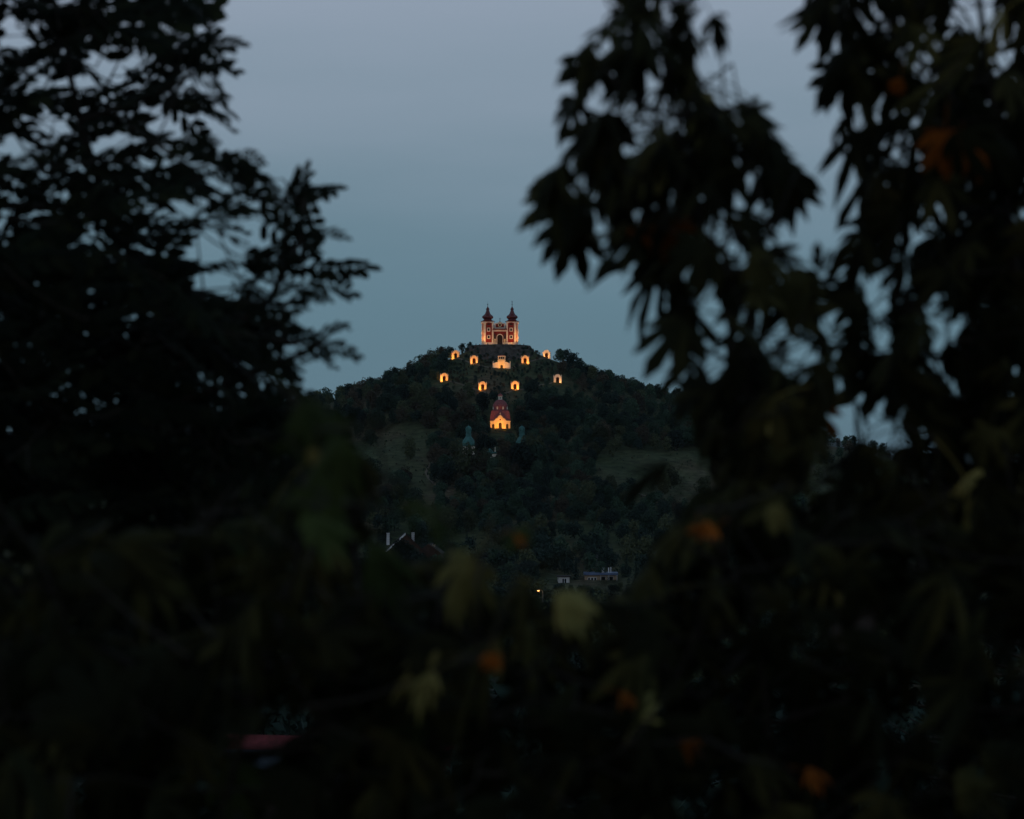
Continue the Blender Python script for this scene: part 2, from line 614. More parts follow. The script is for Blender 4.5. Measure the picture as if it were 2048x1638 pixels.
for sg in (-1, 1):
    def X(a):
        return a * sg
    fr = (lambda pts: pts if sg > 0 else pts[::-1])
    tw_open = [tuple(sorted((X(4.8 - .40), X(4.8 + .40)))) + (zc - .52, zc + .52) for zc in (3.1, 6.25)]
    w = MB().wall_holes(min(X(2.73), X(6.65)), max(X(2.73), X(6.65)), -.6, 9.5, 0, .35, tw_open)
    plan = [(X(6.65), 0), (X(7.75), 1.1), (X(7.75), 3.9), (X(6.65), 5.0), (X(2.73), 5.0), (X(2.73), .36)]
    for i in range(len(plan) - 1):
        (xa, ya), (xb, yb) = plan[i], plan[i + 1]
        w.poly([(xa, ya, -.6), (xb, yb, -.6), (xb, yb, 9.5), (xa, ya, 9.5)])
    w.poly([(p[0], p[1], 9.5) for p in plan])
    tw = w.build('tower', M['red'], ch)
    # pilasters
    for a, b, proud in ((2.74, 3.42, .10), (6.02, 6.70, .14)):
        MB().box(min(X(a), X(b)), max(X(a), X(b)), -proud, .05, .75, 9.05).build('pilaster', M['white'], tw)
    # pilasters on the outer chamfer edges
    c, s_ = math.cos(R(45)), math.sin(R(45))
    for u0, u1 in ((.06, .42), (1.16, 1.50)):
        p0 = (6.65 + u0 * c, u0 * s_)
        p1 = (6.65 + u1 * c, u1 * s_)
        nrm = (s_ * .12, -c * .12)
        pts = [(X(p0[0]), p0[1]), (X(p1[0]), p1[1]), (X(p1[0] + nrm[0]), p1[1] + nrm[1]), (X(p0[0] + nrm[0]), p0[1] + nrm[1])]
        MB().extr_xy(pts if sg < 0 else pts[::-1], .76, 9.06).build('pilaster', M['white'], tw)
    # base plinth
    pl = [(X(2.72), -.16), (X(6.72), -.16), (X(7.92), 1.04), (X(7.92), 3.96), (X(6.72), 5.16), (X(2.72), 5.16)]
    MB().extr_xy(pl if sg > 0 else pl[::-1], -.7, .78).build('plinth', M['white'], tw)
    # windows with white surrounds and dark panes
    for zc in (3.1, 6.25):
        x0, x1 = sorted((X(4.8 - .69), X(4.8 + .69)))
        MB().frame(x0, x1, zc - .83, zc + .83, .285, -.09, .06).build('window_frame', M['white'], tw)
        MB().box(x0 + .26, x1 - .26, .2, .24, zc - .56, zc + .56).build('window_pane', M['glass'], tw)
        MB().box(X(4.8) - .03, X(4.8) + .03, .15, .198, zc - .52, zc + .52).build('mullion', M['wood'], tw)
    # blind half-round lunette
    ar = [(X(4.8) + .72 * math.cos(math.pi * i / 10), 8.2 + .72 * math.sin(math.pi * i / 10)) for i in range(11)]
    MB().extr_xz(ar, -.05, .02).build('lunette', M['wood'], tw)
    # cornice, arching up over each panel
    xs = np.linspace(2.66, 6.74, 15)
    low = [(X(x), 8.95 + .42 * max(0, math.cos((x - 4.75) / 1.5 * math.pi / 2)) ** 1.2 if abs(x - 4.75) < 1.5 else 8.95) for x in xs]
    pts = low + [(X(6.74), 9.66), (X(2.66), 9.66)]
    MB().extr_xz(pts if sg > 0 else pts[::-1], -.30, .04).build('cornice', M['white'], tw)
    for k, (pa, pb) in enumerate((((6.74, -.02), (7.8, 1.04)), ((7.78, 1.1), (7.78, 3.9)))):
        dx, dy = pb[0] - pa[0], pb[1] - pa[1]
        L = math.hypot(dx, dy)
        nx_, ny_ = dy / L * .28, -dx / L * .28
        q = [(X(pa[0]), pa[1]), (X(pb[0]), pb[1]), (X(pb[0] + nx_), pb[1] + ny_), (X(pa[0] + nx_), pa[1] + ny_)]
        MB().extr_xy(q if sg < 0 else q[::-1], 8.96, 9.64).build('cornice', M['white'], tw)
    # onion roof
    prof = [(3.25, 9.66), (3.30, 9.74), (2.85, 9.98), (2.25, 10.25), (1.80, 10.55), (1.72, 10.78), (2.0, 10.98), (2.42, 11.28),
            (2.58, 11.65), (2.50, 12.0), (2.15, 12.35), (1.60, 12.70), (1.22, 13.15), (.98, 13.7), (.78, 14.3),
            (.62, 14.75), (.60, 14.88), (.84, 14.98), (.86, 15.2), (.62, 15.42), (.42, 15.75), (.16, 16.15), (.08, 16.6)]
    MB().lathe(prof, 8, X(5.22), 2.5, R(22.5)).build('onion_roof', M['tin_red'], tw)
    sp = MB().tube([(X(5.22), 2.5, 16.5), (X(5.22), 2.5, 17.4)], [.10, .05], 6)
    sp.lathe([(.02, 16.95), (.2, 17.02), (.26, 17.18), (.2, 17.34), (.02, 17.4)], 8, X(5.22), 2.5)
    if sg > 0:
        cross_mesh(sp, X(5.22), 2.5, 17.38, 1.4, .36, .075)
    else:
        sp.box(X(5.22) - .03, X(5.22) + .03, 2.2, 2.8, 18.0, 18.08)
        sp.box(X(5.22) - .03, X(5.22) + .03, 2.47, 2.53, 17.38, 18.5)
    sp.build('spire_cross', M['dark'], tw)

# centre bay
outer = [(2.72, -.6), (2.72, 5.5), (-2.72, 5.5), (-2.72, -.6)]
MB().extr_xz(arch_wall(outer, 1.16, 2.95, 1.16, -.6), .5, 1.0).build('front_wall', M['red'], ch)
a_out = arch_pts(1.46, 2.95, 1.5, 12)
a_in = arch_pts(1.14, 2.95, 1.14, 12)
MB().extr_xz([(1.46, 0)] + a_out + [(-1.46, 0), (-1.14, 0)] + a_in[::-1] + [(1.14, 0)], .34, .56).build('portal_surround', M['white'], ch)
dr = MB().extr_xz([(-1.2, -.3), (1.2, -.3), (1.2, 2.9)] + arch_pts(1.2, 2.9, 1.2, 10)[1:-1] + [(-1.2, 2.9)], 1.1, 1.2).build('door', M['wood'], ch)
for k in range(5):
    xx = -.9 + k * .45
    MB().box(xx - .04, xx + .04, 1.05, 1.098, .1, 2.8).build('door_board', M['wood'], dr)
MB().box(-2.72, -1.48, .40, .52, -.7, .8).build('plinth', M['white'], ch)
MB().box(1.48, 2.72, .40, .52, -.7, .8).build('plinth', M['white'], ch)
MB().box(-2.7, 2.7, .2, .98, 5.5, 6.12).build('centre_cornice', M['white'], ch)
MB().extr_xz([(-3.3, 6.14), (3.3, 6.14), (3.0, 6.72), (-3.0, 6.72)], -.15, 1.3).build('porch_roof', M['tin_red'], ch)
# attic with medallion
att = MB()
top = [(2.38, 9.0), (1.9, 9.05), (1.2, 9.15), (.7, 9.45), (.25, 9.62), (-.25, 9.62), (-.7, 9.45), (-1.2, 9.15), (-1.9, 9.05), (-2.38, 9.0)]
att.extr_xz([(-2.38, 6.74), (2.38, 6.74)] + top, .55, 1.25)
at_o = att.build('attic', M['white'], ch)
MB().extr_xz([(-1.75, 7.22), (1.75, 7.22), (1.75, 8.62), (.9, 8.75), (0, 9.2), (-.9, 8.75), (-1.75, 8.62)], .46, .56).build('attic_panel', M['red'], at_o)
ring = [(.80 * math.cos(2 * math.pi * i / 18), 8.25 + .80 * math.sin(2 * math.pi * i / 18)) for i in range(18)]
MB().extr_xz(ring, .38, .47).build('medallion', M['cream'], at_o)
ring = [(.50 * math.cos(2 * math.pi * i / 14), 8.25 + .50 * math.sin(2 * math.pi * i / 14)) for i in range(14)]
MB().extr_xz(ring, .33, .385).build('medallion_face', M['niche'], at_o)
cr = MB().lathe([(.22, 9.6), (.26, 9.8), (.12, 10.0)], 8, 0, .9)
cross_mesh(cr, 0, .9, 9.98, 1.35, .42, .08).build('attic_cross', M['dark'], ch)
# statues on pedestals either side of the portal
for sg in (-1, 1):
    e = MB().box(sg * 2.12 - .36, sg * 2.12 + .36, -.25, .36, -.5, .3).box(sg * 2.12 - .28, sg * 2.12 + .28, -.18, .34, .3, 2.1)
    e.box(sg * 2.12 - .38, sg * 2.12 + .38, -.27, .37, 2.1, 2.3)
    pd = e.build('pedestal', M['cream'], ch)
    st_ = MB().lathe([(.34, 2.3), (.38, 2.6), (.28, 3.2), (.34, 3.7), (.30, 3.95), (.12, 4.05), (.17, 4.25), (.13, 4.42), (.03, 4.48)], 10, sg * 2.12, .05)
    st_.tube([(sg * 2.12 + .28, .05, 3.75), (sg * 2.12 + .42, -.1, 3.3), (sg * 2.12 + .2, -.28, 3.1)], [.11, .09, .07], 6)
    st_.build('statue', M['stone'], pd, True)

# floodlights of the church
for lx, ly, tx, ty, tz, pw, sz in ((10.2, -1.6, 7.0, .6, 5.5, 700, 100), (-10.2, -1.6, -7.0, .6, 5.5, 560, 100),
                                   (5.2, -3.9, 4.8, 0, 4.0, 230, 125), (-5.2, -3.9, -4.8, 0, 4.0, 230, 125),
                                   (8.6, -1.2, 7.2, .4, 9.0, 420, 70), (-8.6, -1.2, -7.2, .4, 9.0, 380, 70), (0, -4.0, 0, 1, 3.2, 70, 110)):
    zz = 45.05
    floodlight((ch_base.x + lx, CH_Y + ly, zz), (ch_base.x + tx, CH_Y + ty, CHZ + tz), pw,
               'small dark floodlight on the ground in front of the twin-towered church', sz, (1.0, .43, .11),
               'floodlights of the hilltop church')

# ------------------------------------------------------------------ stone terrace bank under the church
tb = MB()
rr = random.Random(5)
NA = 44
rows = [(1.03, 44.95), (1.0, 45.0), (1.02, 44.2), (1.10, 42.9), (1.16, 41.6), (1.30, 40.2), (1.5, 38.2)]
tv = []
for kr, zz in rows:
    for i in range(NA + 1):
        a = R(180) + R(180) * i / NA
        rx, ry = 13.2 * kr, 18.5 * kr
        q = 0 if zz > 44.5 else 1
        jx, jy, jz = [(rr.random() - .5) * .9 * q for _ in range(3)]
        tv.append((HCX + rx * math.cos(a) + jx, HCY - 4 + ry * math.sin(a) + jy, zz + jz))
tb.v = tv
for j in range(1, len(rows) - 1):
    for i in range(NA):
        tb.f.append((j * (NA + 1) + i, (j + 1) * (NA + 1) + i, (j + 1) * (NA + 1) + i + 1, j * (NA + 1) + i + 1))
cap = [(HCX + 13.2 * math.cos(R(180 + 180 * i / 24)), HCY - 4 + 18.5 * math.sin(R(180 + 180 * i / 24))) for i in range(25)] + [(HCX + 13.2, HCY + 2), (HCX - 13.2, HCY + 2)]
tag(MB().extr_xy(cap, 44.0, 44.98).build('terrace', M['ground']), kind='structure')
o = tb.build('terrace_bank', M['stone'])
tag(o, 'rough grey stone bank curving below the twin-towered church', 'stone bank')


def ribbon(name, pts, width, mat, lift=.12, kind='structure'):
    """path draped over the ground"""
    P = []
    for a, b in zip(pts[:-1], pts[1:]):
        n = max(2, int((Vector(b) - Vector(a)).length / 2))
        for k in range(n):
            t = k / n
            P.append(Vector((a[0] + (b[0] - a[0]) * t, a[1] + (b[1] - a[1]) * t)))
    P.append(Vector(pts[-1]))
    mb = MB()
    for i, p in enumerate(P):
        d = (P[min(i + 1, len(P) - 1)] - P[max(i - 1, 0)])
        d.normalize()
        nn = Vector((-d.y, d.x)) * width * .5
        for q in (p + nn, p, p - nn):
            mb.v.append((q.x, q.y, h(q.x, q.y) + lift))
    for i in range(len(P) - 1):
        mb.f.append((3 * i, 3 * i + 1, 3 * i + 4, 3 * i + 3))
        mb.f.append((3 * i + 1, 3 * i + 2, 3 * i + 5, 3 * i + 4))
    return tag(mb.build(name, mat), kind=kind)


def rg(px, py):
    p = ray_ground(px, py)
    if p is None:
        p = at(px, py, 1180)
    return p


for pts in ([(913, 717), (930, 722), (945, 728), (965, 733), (985, 737)],
            [(1022, 737), (1045, 729), (1068, 722), (1090, 717)],
            [(866, 925), (857, 935), (852, 945), (857, 957), (868, 968), (882, 977), (900, 985)],
            [(898, 763), (925, 770), (955, 781), (985, 790), (1015, 786), (1040, 780), (1075, 772), (1105, 766)],
            [(1270, 985), (1290, 992), (1305, 996), (1330, 999)]):
    ribbon('path', [tuple(rg(*p)[:2]) for p in pts], 1.0, M['path'])

# ------------------------------------------------------------------ station shrines
shrine_cache = {}


def make_shrine(loc, rz, label, finials=True, wall='cream', group='lit station shrines on the hill', scale=1.0):
    e = empty('station_shrine', loc, rz, label, 'shrine', group)
    e.scale = (scale,) * 3
    key = (finials, wall)
    if key not in shrine_cache:
        parts = []
        top = [(1.62, -.8), (1.62, 2.2), (1.78, 2.22), (1.78, 2.42), (1.45, 2.46), (1.22, 2.62), (1.05, 2.95), (.72, 3.28), (.3, 3.46),
               (-.3, 3.46), (-.72, 3.28), (-1.05, 2.95), (-1.22, 2.62), (-1.45, 2.46), (-1.78, 2.42), (-1.78, 2.22), (-1.62, 2.2), (-1.62, -.8)]
        parts.append(('front_wall', MB().extr_xz(arch_wall(top, .68, 1.62, .68, -.8), 0, .45).mesh('front_wall', M[wall])))
        side = MB().box(-1.5, -1.15, .45, 2.6, -.9, 2.15).box(1.15, 1.5, .45, 2.6, -.9, 2.15).box(-1.15, 1.15, 2.2, 2.6, -.9, 2.15)
        parts.append(('side_wall', side.mesh('side_wall', M[wall])))
        parts.append(('roof', MB().extr_xz([(-1.7, 2.16), (1.7, 2.16), (1.2, 2.7), (0, 3.1), (-1.2, 2.7)], .46, 2.8).mesh('roof', M['tile_red'])))
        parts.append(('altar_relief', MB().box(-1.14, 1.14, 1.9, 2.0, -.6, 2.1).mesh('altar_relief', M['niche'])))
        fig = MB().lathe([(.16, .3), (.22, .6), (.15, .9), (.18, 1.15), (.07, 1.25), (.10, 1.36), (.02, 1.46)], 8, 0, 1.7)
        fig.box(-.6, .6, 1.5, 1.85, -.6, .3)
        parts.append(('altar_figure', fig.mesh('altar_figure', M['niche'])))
        pil = []
        for sg in (-1, 1):
            parts.append(('pilaster', MB().box(sg * 1.28 - .2, sg * 1.28 + .2, -.09, .02, -.8, 2.18).mesh('pilaster', M['white'])))
        if finials:
            for sg in (-1, 1):
                parts.append(('finial', MB().box(sg * 1.55 - .14, sg * 1.55 + .14, .08, .36, 2.42, 2.62)
                              .lathe([(.1, 2.62), (.17, 2.78), (.12, 2.98), (.03, 3.3)], 8, sg * 1.55, .22).mesh('finial', M['white'])))
            parts.append(('cross', cross_mesh(MB().box(-.16, .16, .1, .4, 3.44, 3.6), 0, .25, 3.6, .75, .22, .05).mesh('cross', M['dark'])))
        shrine_cache[key] = parts
    for nm, me in shrine_cache[key]:
        link(bpy.data.objects.new(nm, me), e)
    return e


SHR = [  # px centre, base py, turn, finials, wall, light offset x, light strength, what sets it apart
    (911.3, 716.8, 14, True, 'cream', -1.9, 430, 'lit cream shrine by the end of the stone bank, beside the dark round trees'),
    (948.2, 727.2, 6, True, 'cream', 0.2, 420, 'lit cream shrine under the stone bank, where the path meets it'),
    (1050.2, 727.0, -5, True, 'cream', 0.9, 420, 'lit cream shrine on the open slope beside the two-storey shrine'),
    (1093.0, 716.0, -6, False, 'white', -.6, 260, 'pale shrine without finials beside the tall skyline trees'),
    (888.6, 762.6, 12, True, 'cream', -1.2, 520, 'lit cream shrine at the edge of the wood, its foot in shrubs'),
    (965.3, 779.8, 5, True, 'cream', -1.0, 560, 'bright shrine above the domed chapel, lit more on one pillar'),
    (1030.0, 779.0, -4, True, 'cream', 0.4, 520, 'bright shrine above the domed chapel beside a lit bush'),
    (1115.0, 765.0, -8, True, 'white', 1.6, 250, 'tall pale shrine standing alone among dark broadleaf trees'),
]
KEEP = []     # (px0, px1, py0, py1, Y) kept free of nearer trees
for px, py, turn, fin, wl_, lx, pw, lab in SHR:
    g = ray_ground(px, py) or at(px, py, 1178)
    if g.y > 1195:
        g = at(px, py, 1178)
    e = make_shrine(g, R(turn), lab, fin, wl_)
    KEEP.append((px - 11, px + 11, py - 26, py + 2, g.y))
    sd = 1 if lx > 0 else -1
    for dx, k in ((lx, .85), (-lx * .8 - sd * .6, .16)):
        lp = Vector((g.x + dx, g.y - 2.5, 0))
        lp.z = max(h(lp.x, lp.y) - .05, g.z - 1.3)
        floodlight(lp, (g.x + dx * .15, g.y, max(g.z, lp.z) + 1.9), pw * k, 'small dark floodlight in the grass in front of a station shrine', 125,
                   (1.0, .34, .035) if wl_ == 'cream' else (1.0, .44, .12), 'floodlights of the station shrines')

# two-storey central shrine with wings
g = ray_ground(1003.2, 736.4) or at(1003.2, 736.4, 1160)
cs = empty('central_shrine', g, 0, 'two-storey lit shrine with low wings and an open loggia', 'shrine')
KEEP.append((983, 1024, 706, 739, g.y))
outer = [(1.55, -.8), (1.55, 3.1), (-1.55, 3.1), (-1.55, -.8)]
MB().extr_xz(arch_wall(outer, .55, .95, .3, -.8), 0, .5).build('lower_wall', M['cream'], cs)
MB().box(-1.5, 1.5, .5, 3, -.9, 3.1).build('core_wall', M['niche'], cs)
MB().box(-.5, .5, .3, .42, -.5, 1.2).build('door', M['wood'], cs)
for sg in (-1, 1):
    w = MB()
    pts = [(1.56, -.8), (3.75, -.8), (3.75, 2.0), (3.3, 2.1), (2.6, 2.3), (1.95, 2.55), (1.56, 2.6)]
    pts = [(sg * a, b) for a, b in pts]
    w.extr_xz(pts if sg > 0 else pts[::-1], .12, .6)
    w.build('wing_wall', M['white'], cs)
    MB().box(sg * 3.5 - .22, sg * 3.5 + .22, .10, .62, 2.05, 2.25).lathe([(.13, 2.25), (.22, 2.45), (.15, 2.7), (.03, 3.05)], 8, sg * 3.5, .36).build('finial', M['white'], cs)
    MB().box(sg * 1.3 - .2, sg * 1.3 + .2, -.1, .02, -.8, 3.08).build('pilaster', M['white'], cs)
    MB().box(sg * 1.36 - .16, sg * 1.36 + .16, .06, .5, 3.36, 4.75).build('loggia_pier', M['white'], cs)
MB().box(-1.7, 1.7, -.14, 1.6, 3.1, 3.34).build('gallery_floor', M['cream'], cs)
MB().box(-1.18, 1.18, .04, .16, 3.34, 3.75).build('parapet', M['cream'], cs)
for xx in (-.45, .45):
    MB().box(xx - .1, xx + .1, .1, .4, 3.76, 4.75).build('loggia_column', M['white'], cs)
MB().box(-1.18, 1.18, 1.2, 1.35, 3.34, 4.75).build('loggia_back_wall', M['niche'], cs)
for xx in (-.85, 0, .85):
    MB().lathe([(.16, 3.34), (.2, 3.8), (.15, 4.2), (.06, 4.28), (.1, 4.4), (.02, 4.5)], 8, xx, .75).build('statue', M['dark'], cs)
MB().box(-1.65, 1.65, -.06, 1.5, 4.75, 5.05).build('loggia_cornice', M['white'], cs)
MB().extr_xz([(-1.6, 5.06), (1.6, 5.06), (1.0, 5.35), (-1.0, 5.35)], .0, 1.5).build('roof', M['tile_red'], cs)
for lx, ly, pw in ((-2.9, -3.4, 190), (2.9, -3.4, 170), (0, -3.4, 330)):
    floodlight((g.x + lx, g.y + ly, h(g.x + lx, g.y + ly) - .05), (g.x + lx * .5, g.y, g.z + 2.0), pw,
               'small dark floodlight in the grass before the two-storey shrine', 84, (1.0, .40, .07), 'floodlights of the two-storey shrine')

# ------------------------------------------------------------------ domed red-roofed chapel (holy stairs) below
g = ray_ground(1000.4, 858) or at(1000.4, 858, 1090)
SC = g.y / F           # metres per pixel here
dc = empty('domed_chapel', g, 0, 'yellow-lit chapel with red shingled roof, red dome and pale lantern', 'chapel')
KEEP.append((983, 1023, 785, 861, g.y))
W = 3.95
gable = [(W, -1.2), (W, 2.75), (W + .15, 2.78), (W + .15, 3.05), (2.5, 3.1), (2.2, 3.4), (1.8, 3.9), (1.5, 4.1), (1.05, 4.2), (.95, 4.65), (.6, 5.05), (.25, 5.25),
         (-.25, 5.25), (-.6, 5.05), (-.95, 4.65), (-1.05, 4.2), (-1.5, 4.1), (-1.8, 3.9), (-2.2, 3.4), (-2.5, 3.1), (-W - .15, 3.05), (-W - .15, 2.78), (-W, 2.75), (-W, -1.2)]
fa = MB()
arcs = lambda cx, hw, zs: [(cx - hw, -1.2)] + [(cx + hw * math.cos(math.pi * i / 10), zs + hw * math.sin(math.pi * i / 10)) for i in range(10, -1, -1)] + [(cx + hw, -1.2)]
base = arcs(-2.75, .5, 1.35) + arcs(0, .62, 1.75) + arcs(2.75, .5, 1.35)
fa.extr_xz(base + gable, 0, .5)
fa.build('facade', M['cream'], dc)
for cx, hw, zs in ((-2.75, .5, 1.35), (0, .62, 1.75), (2.75, .5, 1.35)):
    MB().extr_xz([(cx - hw, -1.0), (cx + hw, -1.0)] + [(cx + hw * math.cos(math.pi * i / 10), zs + hw * math.sin(math.pi * i / 10)) for i in range(11)], .42, .47).build('door', M['wood'], dc)
    ao = [(cx + (hw + .18) * math.cos(math.pi * i / 10), zs + (hw + .18) * math.sin(math.pi * i / 10)) for i in range(11)]
    ai = [(cx + (hw + .01) * math.cos(math.pi * i / 10), zs + (hw + .01) * math.sin(math.pi * i / 10)) for i in range(11)]
    MB().extr_xz([(cx + hw + .18, -.9)] + ao + [(cx - hw - .18, -.9), (cx - hw - .01, -.9)] + ai[::-1] + [(cx + hw + .01, -.9)], -.08, .03).build('door_surround', M['white'], dc)
for xx in (-3.65, -1.75, 1.75, 3.65):
    MB().box(xx - .17, xx + .17, -.1, .02, -1.2, 2.74).build('pilaster', M['cream'], dc)
ring = [(.26 * math.cos(2 * math.pi * i / 12), 3.55 + .26 * math.sin(2 * math.pi * i / 12)) for i in range(12)]
MB().extr_xz(ring, -.06, .03).build('round_window', M['glass'], dc)
cross_mesh(MB().box(-.15, .15, .1, .4, 5.2, 5.45), 0, .25, 5.45, .9, .26, .06).build('gable_cross', M['white'], dc)
MB().box(-3.7, 3.7, .5, 9.0, -1.4, 3.0).build('nave_wall', M['cream'], dc)
rf = MB()
for (a, b) in (((-4.0, .52, 3.02), (-2.9, 3.0, 7.2)),):
    pass
low = [(-4.05, .5, 3.0), (4.05, .5, 3.0), (4.05, 9.3, 3.0), (-4.05, 9.3, 3.0)]
mid = [(-3.85, 1.3, 5.2), (3.85, 1.3, 5.2), (3.85, 8.6, 5.2), (-3.85, 8.6, 5.2)]
hi = [(-3.45, 1.9, 7.1), (3.45, 1.9, 7.1), (3.45, 8.1, 7.1), (-3.45, 8.1, 7.1)]
for A, B in ((low, mid), (mid, hi)):
    for i in range(4):
        j = (i + 1) % 4
        rf.poly([A[i], A[j], B[j], B[i]])
rf.poly(hi)
rf.build('lower_roof', M['tile_red'], dc)
dm = MB().lathe([(2.95, 7.0), (2.95, 8.6), (3.02, 8.65), (3.0, 8.95), (2.8, 9.55), (2.4, 10.25), (1.8, 10.9), (1.2, 11.35), (.85, 11.5)], 16, 0, 5.0).build('dome', M['tile_red'], dc, False)
for a in (-68, -22, 22, 68):
    x, y = 2.98 * math.sin(R(a)), 5.0 - 2.98 * math.cos(R(a))
    o = MB().frame(-.26, .26, -.52, .52, .12, -.12, .1).build('dormer_frame', M['white'], dm)
    o.location = (x, y, 8.15)
    o.rotation_euler = (0, 0, R(a))
    o = MB().box(-.15, .15, -.02, .02, -.42, .42).build('dormer_pane', M['white'], dm)
    o.location = (x, y, 8.15)
    o.rotation_euler = (0, 0, R(a))
ln = MB().lathe([(.86, 11.45), (.80, 11.6), (.80, 12.75), (.98, 12.8), (.98, 12.95)], 12, 0, 5.0).build('lantern', M['white'], dc)
MB().box(-.16, .16, 4.15, 4.21, 11.85, 12.5).build('lantern_opening', M['glass'], ln)
MB().lathe([(1.02, 12.95), (.95, 13.2), (.7, 13.55), (.35, 13.8), (.1, 13.95), (.04, 14.4)], 12, 0, 5.0).build('lantern_cap', M['tile_red'], ln)
for lx, ly, pw in ((-1.9, -4.2, 620), (1.9, -4.2, 620), (0, -3.2, 160)):
    floodlight((g.x + lx, g.y + ly, h(g.x + lx, g.y + ly) - .05), (g.x + lx * .9, g.y, g.z + 1.7), pw,
               'small dark floodlight in the grass before the domed chapel', 74, (1.0, .35, .03), 'floodlights of the domed chapel')
# low dark wall in front of the chapel
tag(MB().box(g.x - 4.4, g.x + 4.6, g.y - 5.6, g.y - 5.0, g.z - 3.4, g.z - 1.3).box(g.x - 4.55, g.x + 4.75, g.y - 5.7, g.y - 4.95, g.z - 1.3, g.z - 1.12).build('retaining_wall', M['stone']),
    'dark stone retaining wall below the domed chapel', 'wall')

# ------------------------------------------------------------------ lower church with copper onion towers
LY = 1012.0
lz = h(at(990, 950, LY).x, LY)
lc0 = at(990.2, 950, LY)
lc = empty('lower_church', (lc0.x, LY, lz), 0, 'white church with two green copper onion towers, half hidden by trees', 'church')
PXM = LY / F
for px in (936.9, 1043.8):
    tx = at(px, 900, LY).x - lc0.x
    zb = at(0, 892.5, LY).z - lz           # underside of the onion
    wl2 = MB().wall_holes(tx - 2.1, tx + 2.1, -1.5, zb - .1, 0, .4, [(tx - .5, tx + .5, zb - 4.2, zb - 2.2), (tx - .45, tx + .45, zb - 9, zb - 7.4)])
    wl2.box(tx - 2.1, tx + 2.1, 4.0, 4.2, -1.5, zb - .1).box(tx - 2.1, tx - 1.9, .4, 4.0, -1.5, zb - .1).box(tx + 1.9, tx + 2.1, .4, 4.0, -1.5, zb - .1)
    t = wl2.build('tower', M['white'], lc)
    for (za, zz) in ((zb - 4.2, zb - 2.2), (zb - 9, zb - 7.4)):
        MB().box(tx - .55, tx + .55, .25, .3, za - .05, zz + .05).build('louvre', M['wood'], t)
    MB().box(tx - 2.35, tx + 2.35, -.25, 4.45, zb - .5, zb - .12).build('cornice', M['white'], t)
    P = lambda k, dy: (k * PXM, zb + (892.5 - dy) * PXM)
    prof = [P(10.5, 893), P(12.3, 890.5), P(12.9, 886), P(12.0, 881), P(9.0, 877), P(6.6, 874), P(5.6, 871), P(5.5, 869.5), P(6.3, 869.2), P(6.3, 868.4), P(5.4, 868),
            P(5.4, 863.2), P(6.4, 862.8), P(6.4, 862.0), P(5.7, 861.6), P(6.4, 859), P(6.1, 856), P(4.6, 853.6), P(2.0, 852.2), P(.7, 851.6), P(.4, 849.5)]
    MB().lathe(prof, 12, tx, 2.1, R(15)).build('onion_roof', M['copper'], t)
    MB().lathe([(.02, P(0, 850)[1]), (.2, P(0, 849.4)[1]), (.02, P(0, 847.6)[1])], 8, tx, 2.1).build('roof_ball', M['dark'], t)
cxl = 0.0
MB().wall_holes(-7.6, 7.6, -1.5, 6.4, .6, 1.0, [(-1.1, 1.1, -1.4, 2.6), (-4.2, -3.2, 2.6, 4.6), (3.2, 4.2, 2.6, 4.6)]).build('front_wall', M['white'], lc)
MB().box(-1.1, 1.1, .9, .98, -1.4, 2.6).build('door', M['wood'], lc)
for xx in (-3.7, 3.7):
    MB().frame(xx - .7, xx + .7, 2.4, 4.8, .2, .5, .62).build('window_frame', M['cream'], lc)
    MB().box(xx - .5, xx + .5, .85, .9, 2.6, 4.6).build('window_pane', M['glass'], lc)
MB().box(-7.5, 7.5, 1.0, 22, -1.5, 6.4).build('nave_wall', M['white'], lc)
MB().extr_xz([(-7.8, 6.41), (7.8, 6.41), (4.2, 8.8), (-4.2, 8.8)], .5, 22.4).build('nave_roof', M['copper'], lc)
gz = [(-2.6, 6.42), (2.6, 6.42), (2.6, 7.6), (1.7, 8.5), (.9, 9.7), (-.9, 9.7), (-1.7, 8.5), (-2.6, 7.6)]
gb = MB().extr_xz(gz, .3, .48).build('gable', M['white'], lc)
MB().extr_xz([(-3.0, 7.5), (-1.9, 8.7), (-1.0, 10.0), (1.0, 10.0), (1.9, 8.7), (3.0, 7.5), (3.0, 7.8), (2.1, 9.0), (1.1, 10.5), (-1.1, 10.5), (-2.1, 9.0), (-3.0, 7.8)][::-1], .1, .7).build('gable_coping', M['copper'], lc)
MB().lathe([(.12, 10.5), (.2, 10.8), (.1, 11.4), (.16, 11.9), (.02, 12.3)], 8, 0, .4).build('gable_statue', M['white'], lc)
MB().lathe([(.9, 10.0), (1.15, 10.4), (1.0, 11.0), (.5, 11.4), (.1, 11.8)], 10, -2.0, 2.0).build('ridge_cupola', M['copper'], lc)
KEEP.append((924, 950, 846, 893, LY))
KEEP.append((1037, 1053, 846, 878, LY))
KEEP.append((978, 992, 886, 910, LY - 60))


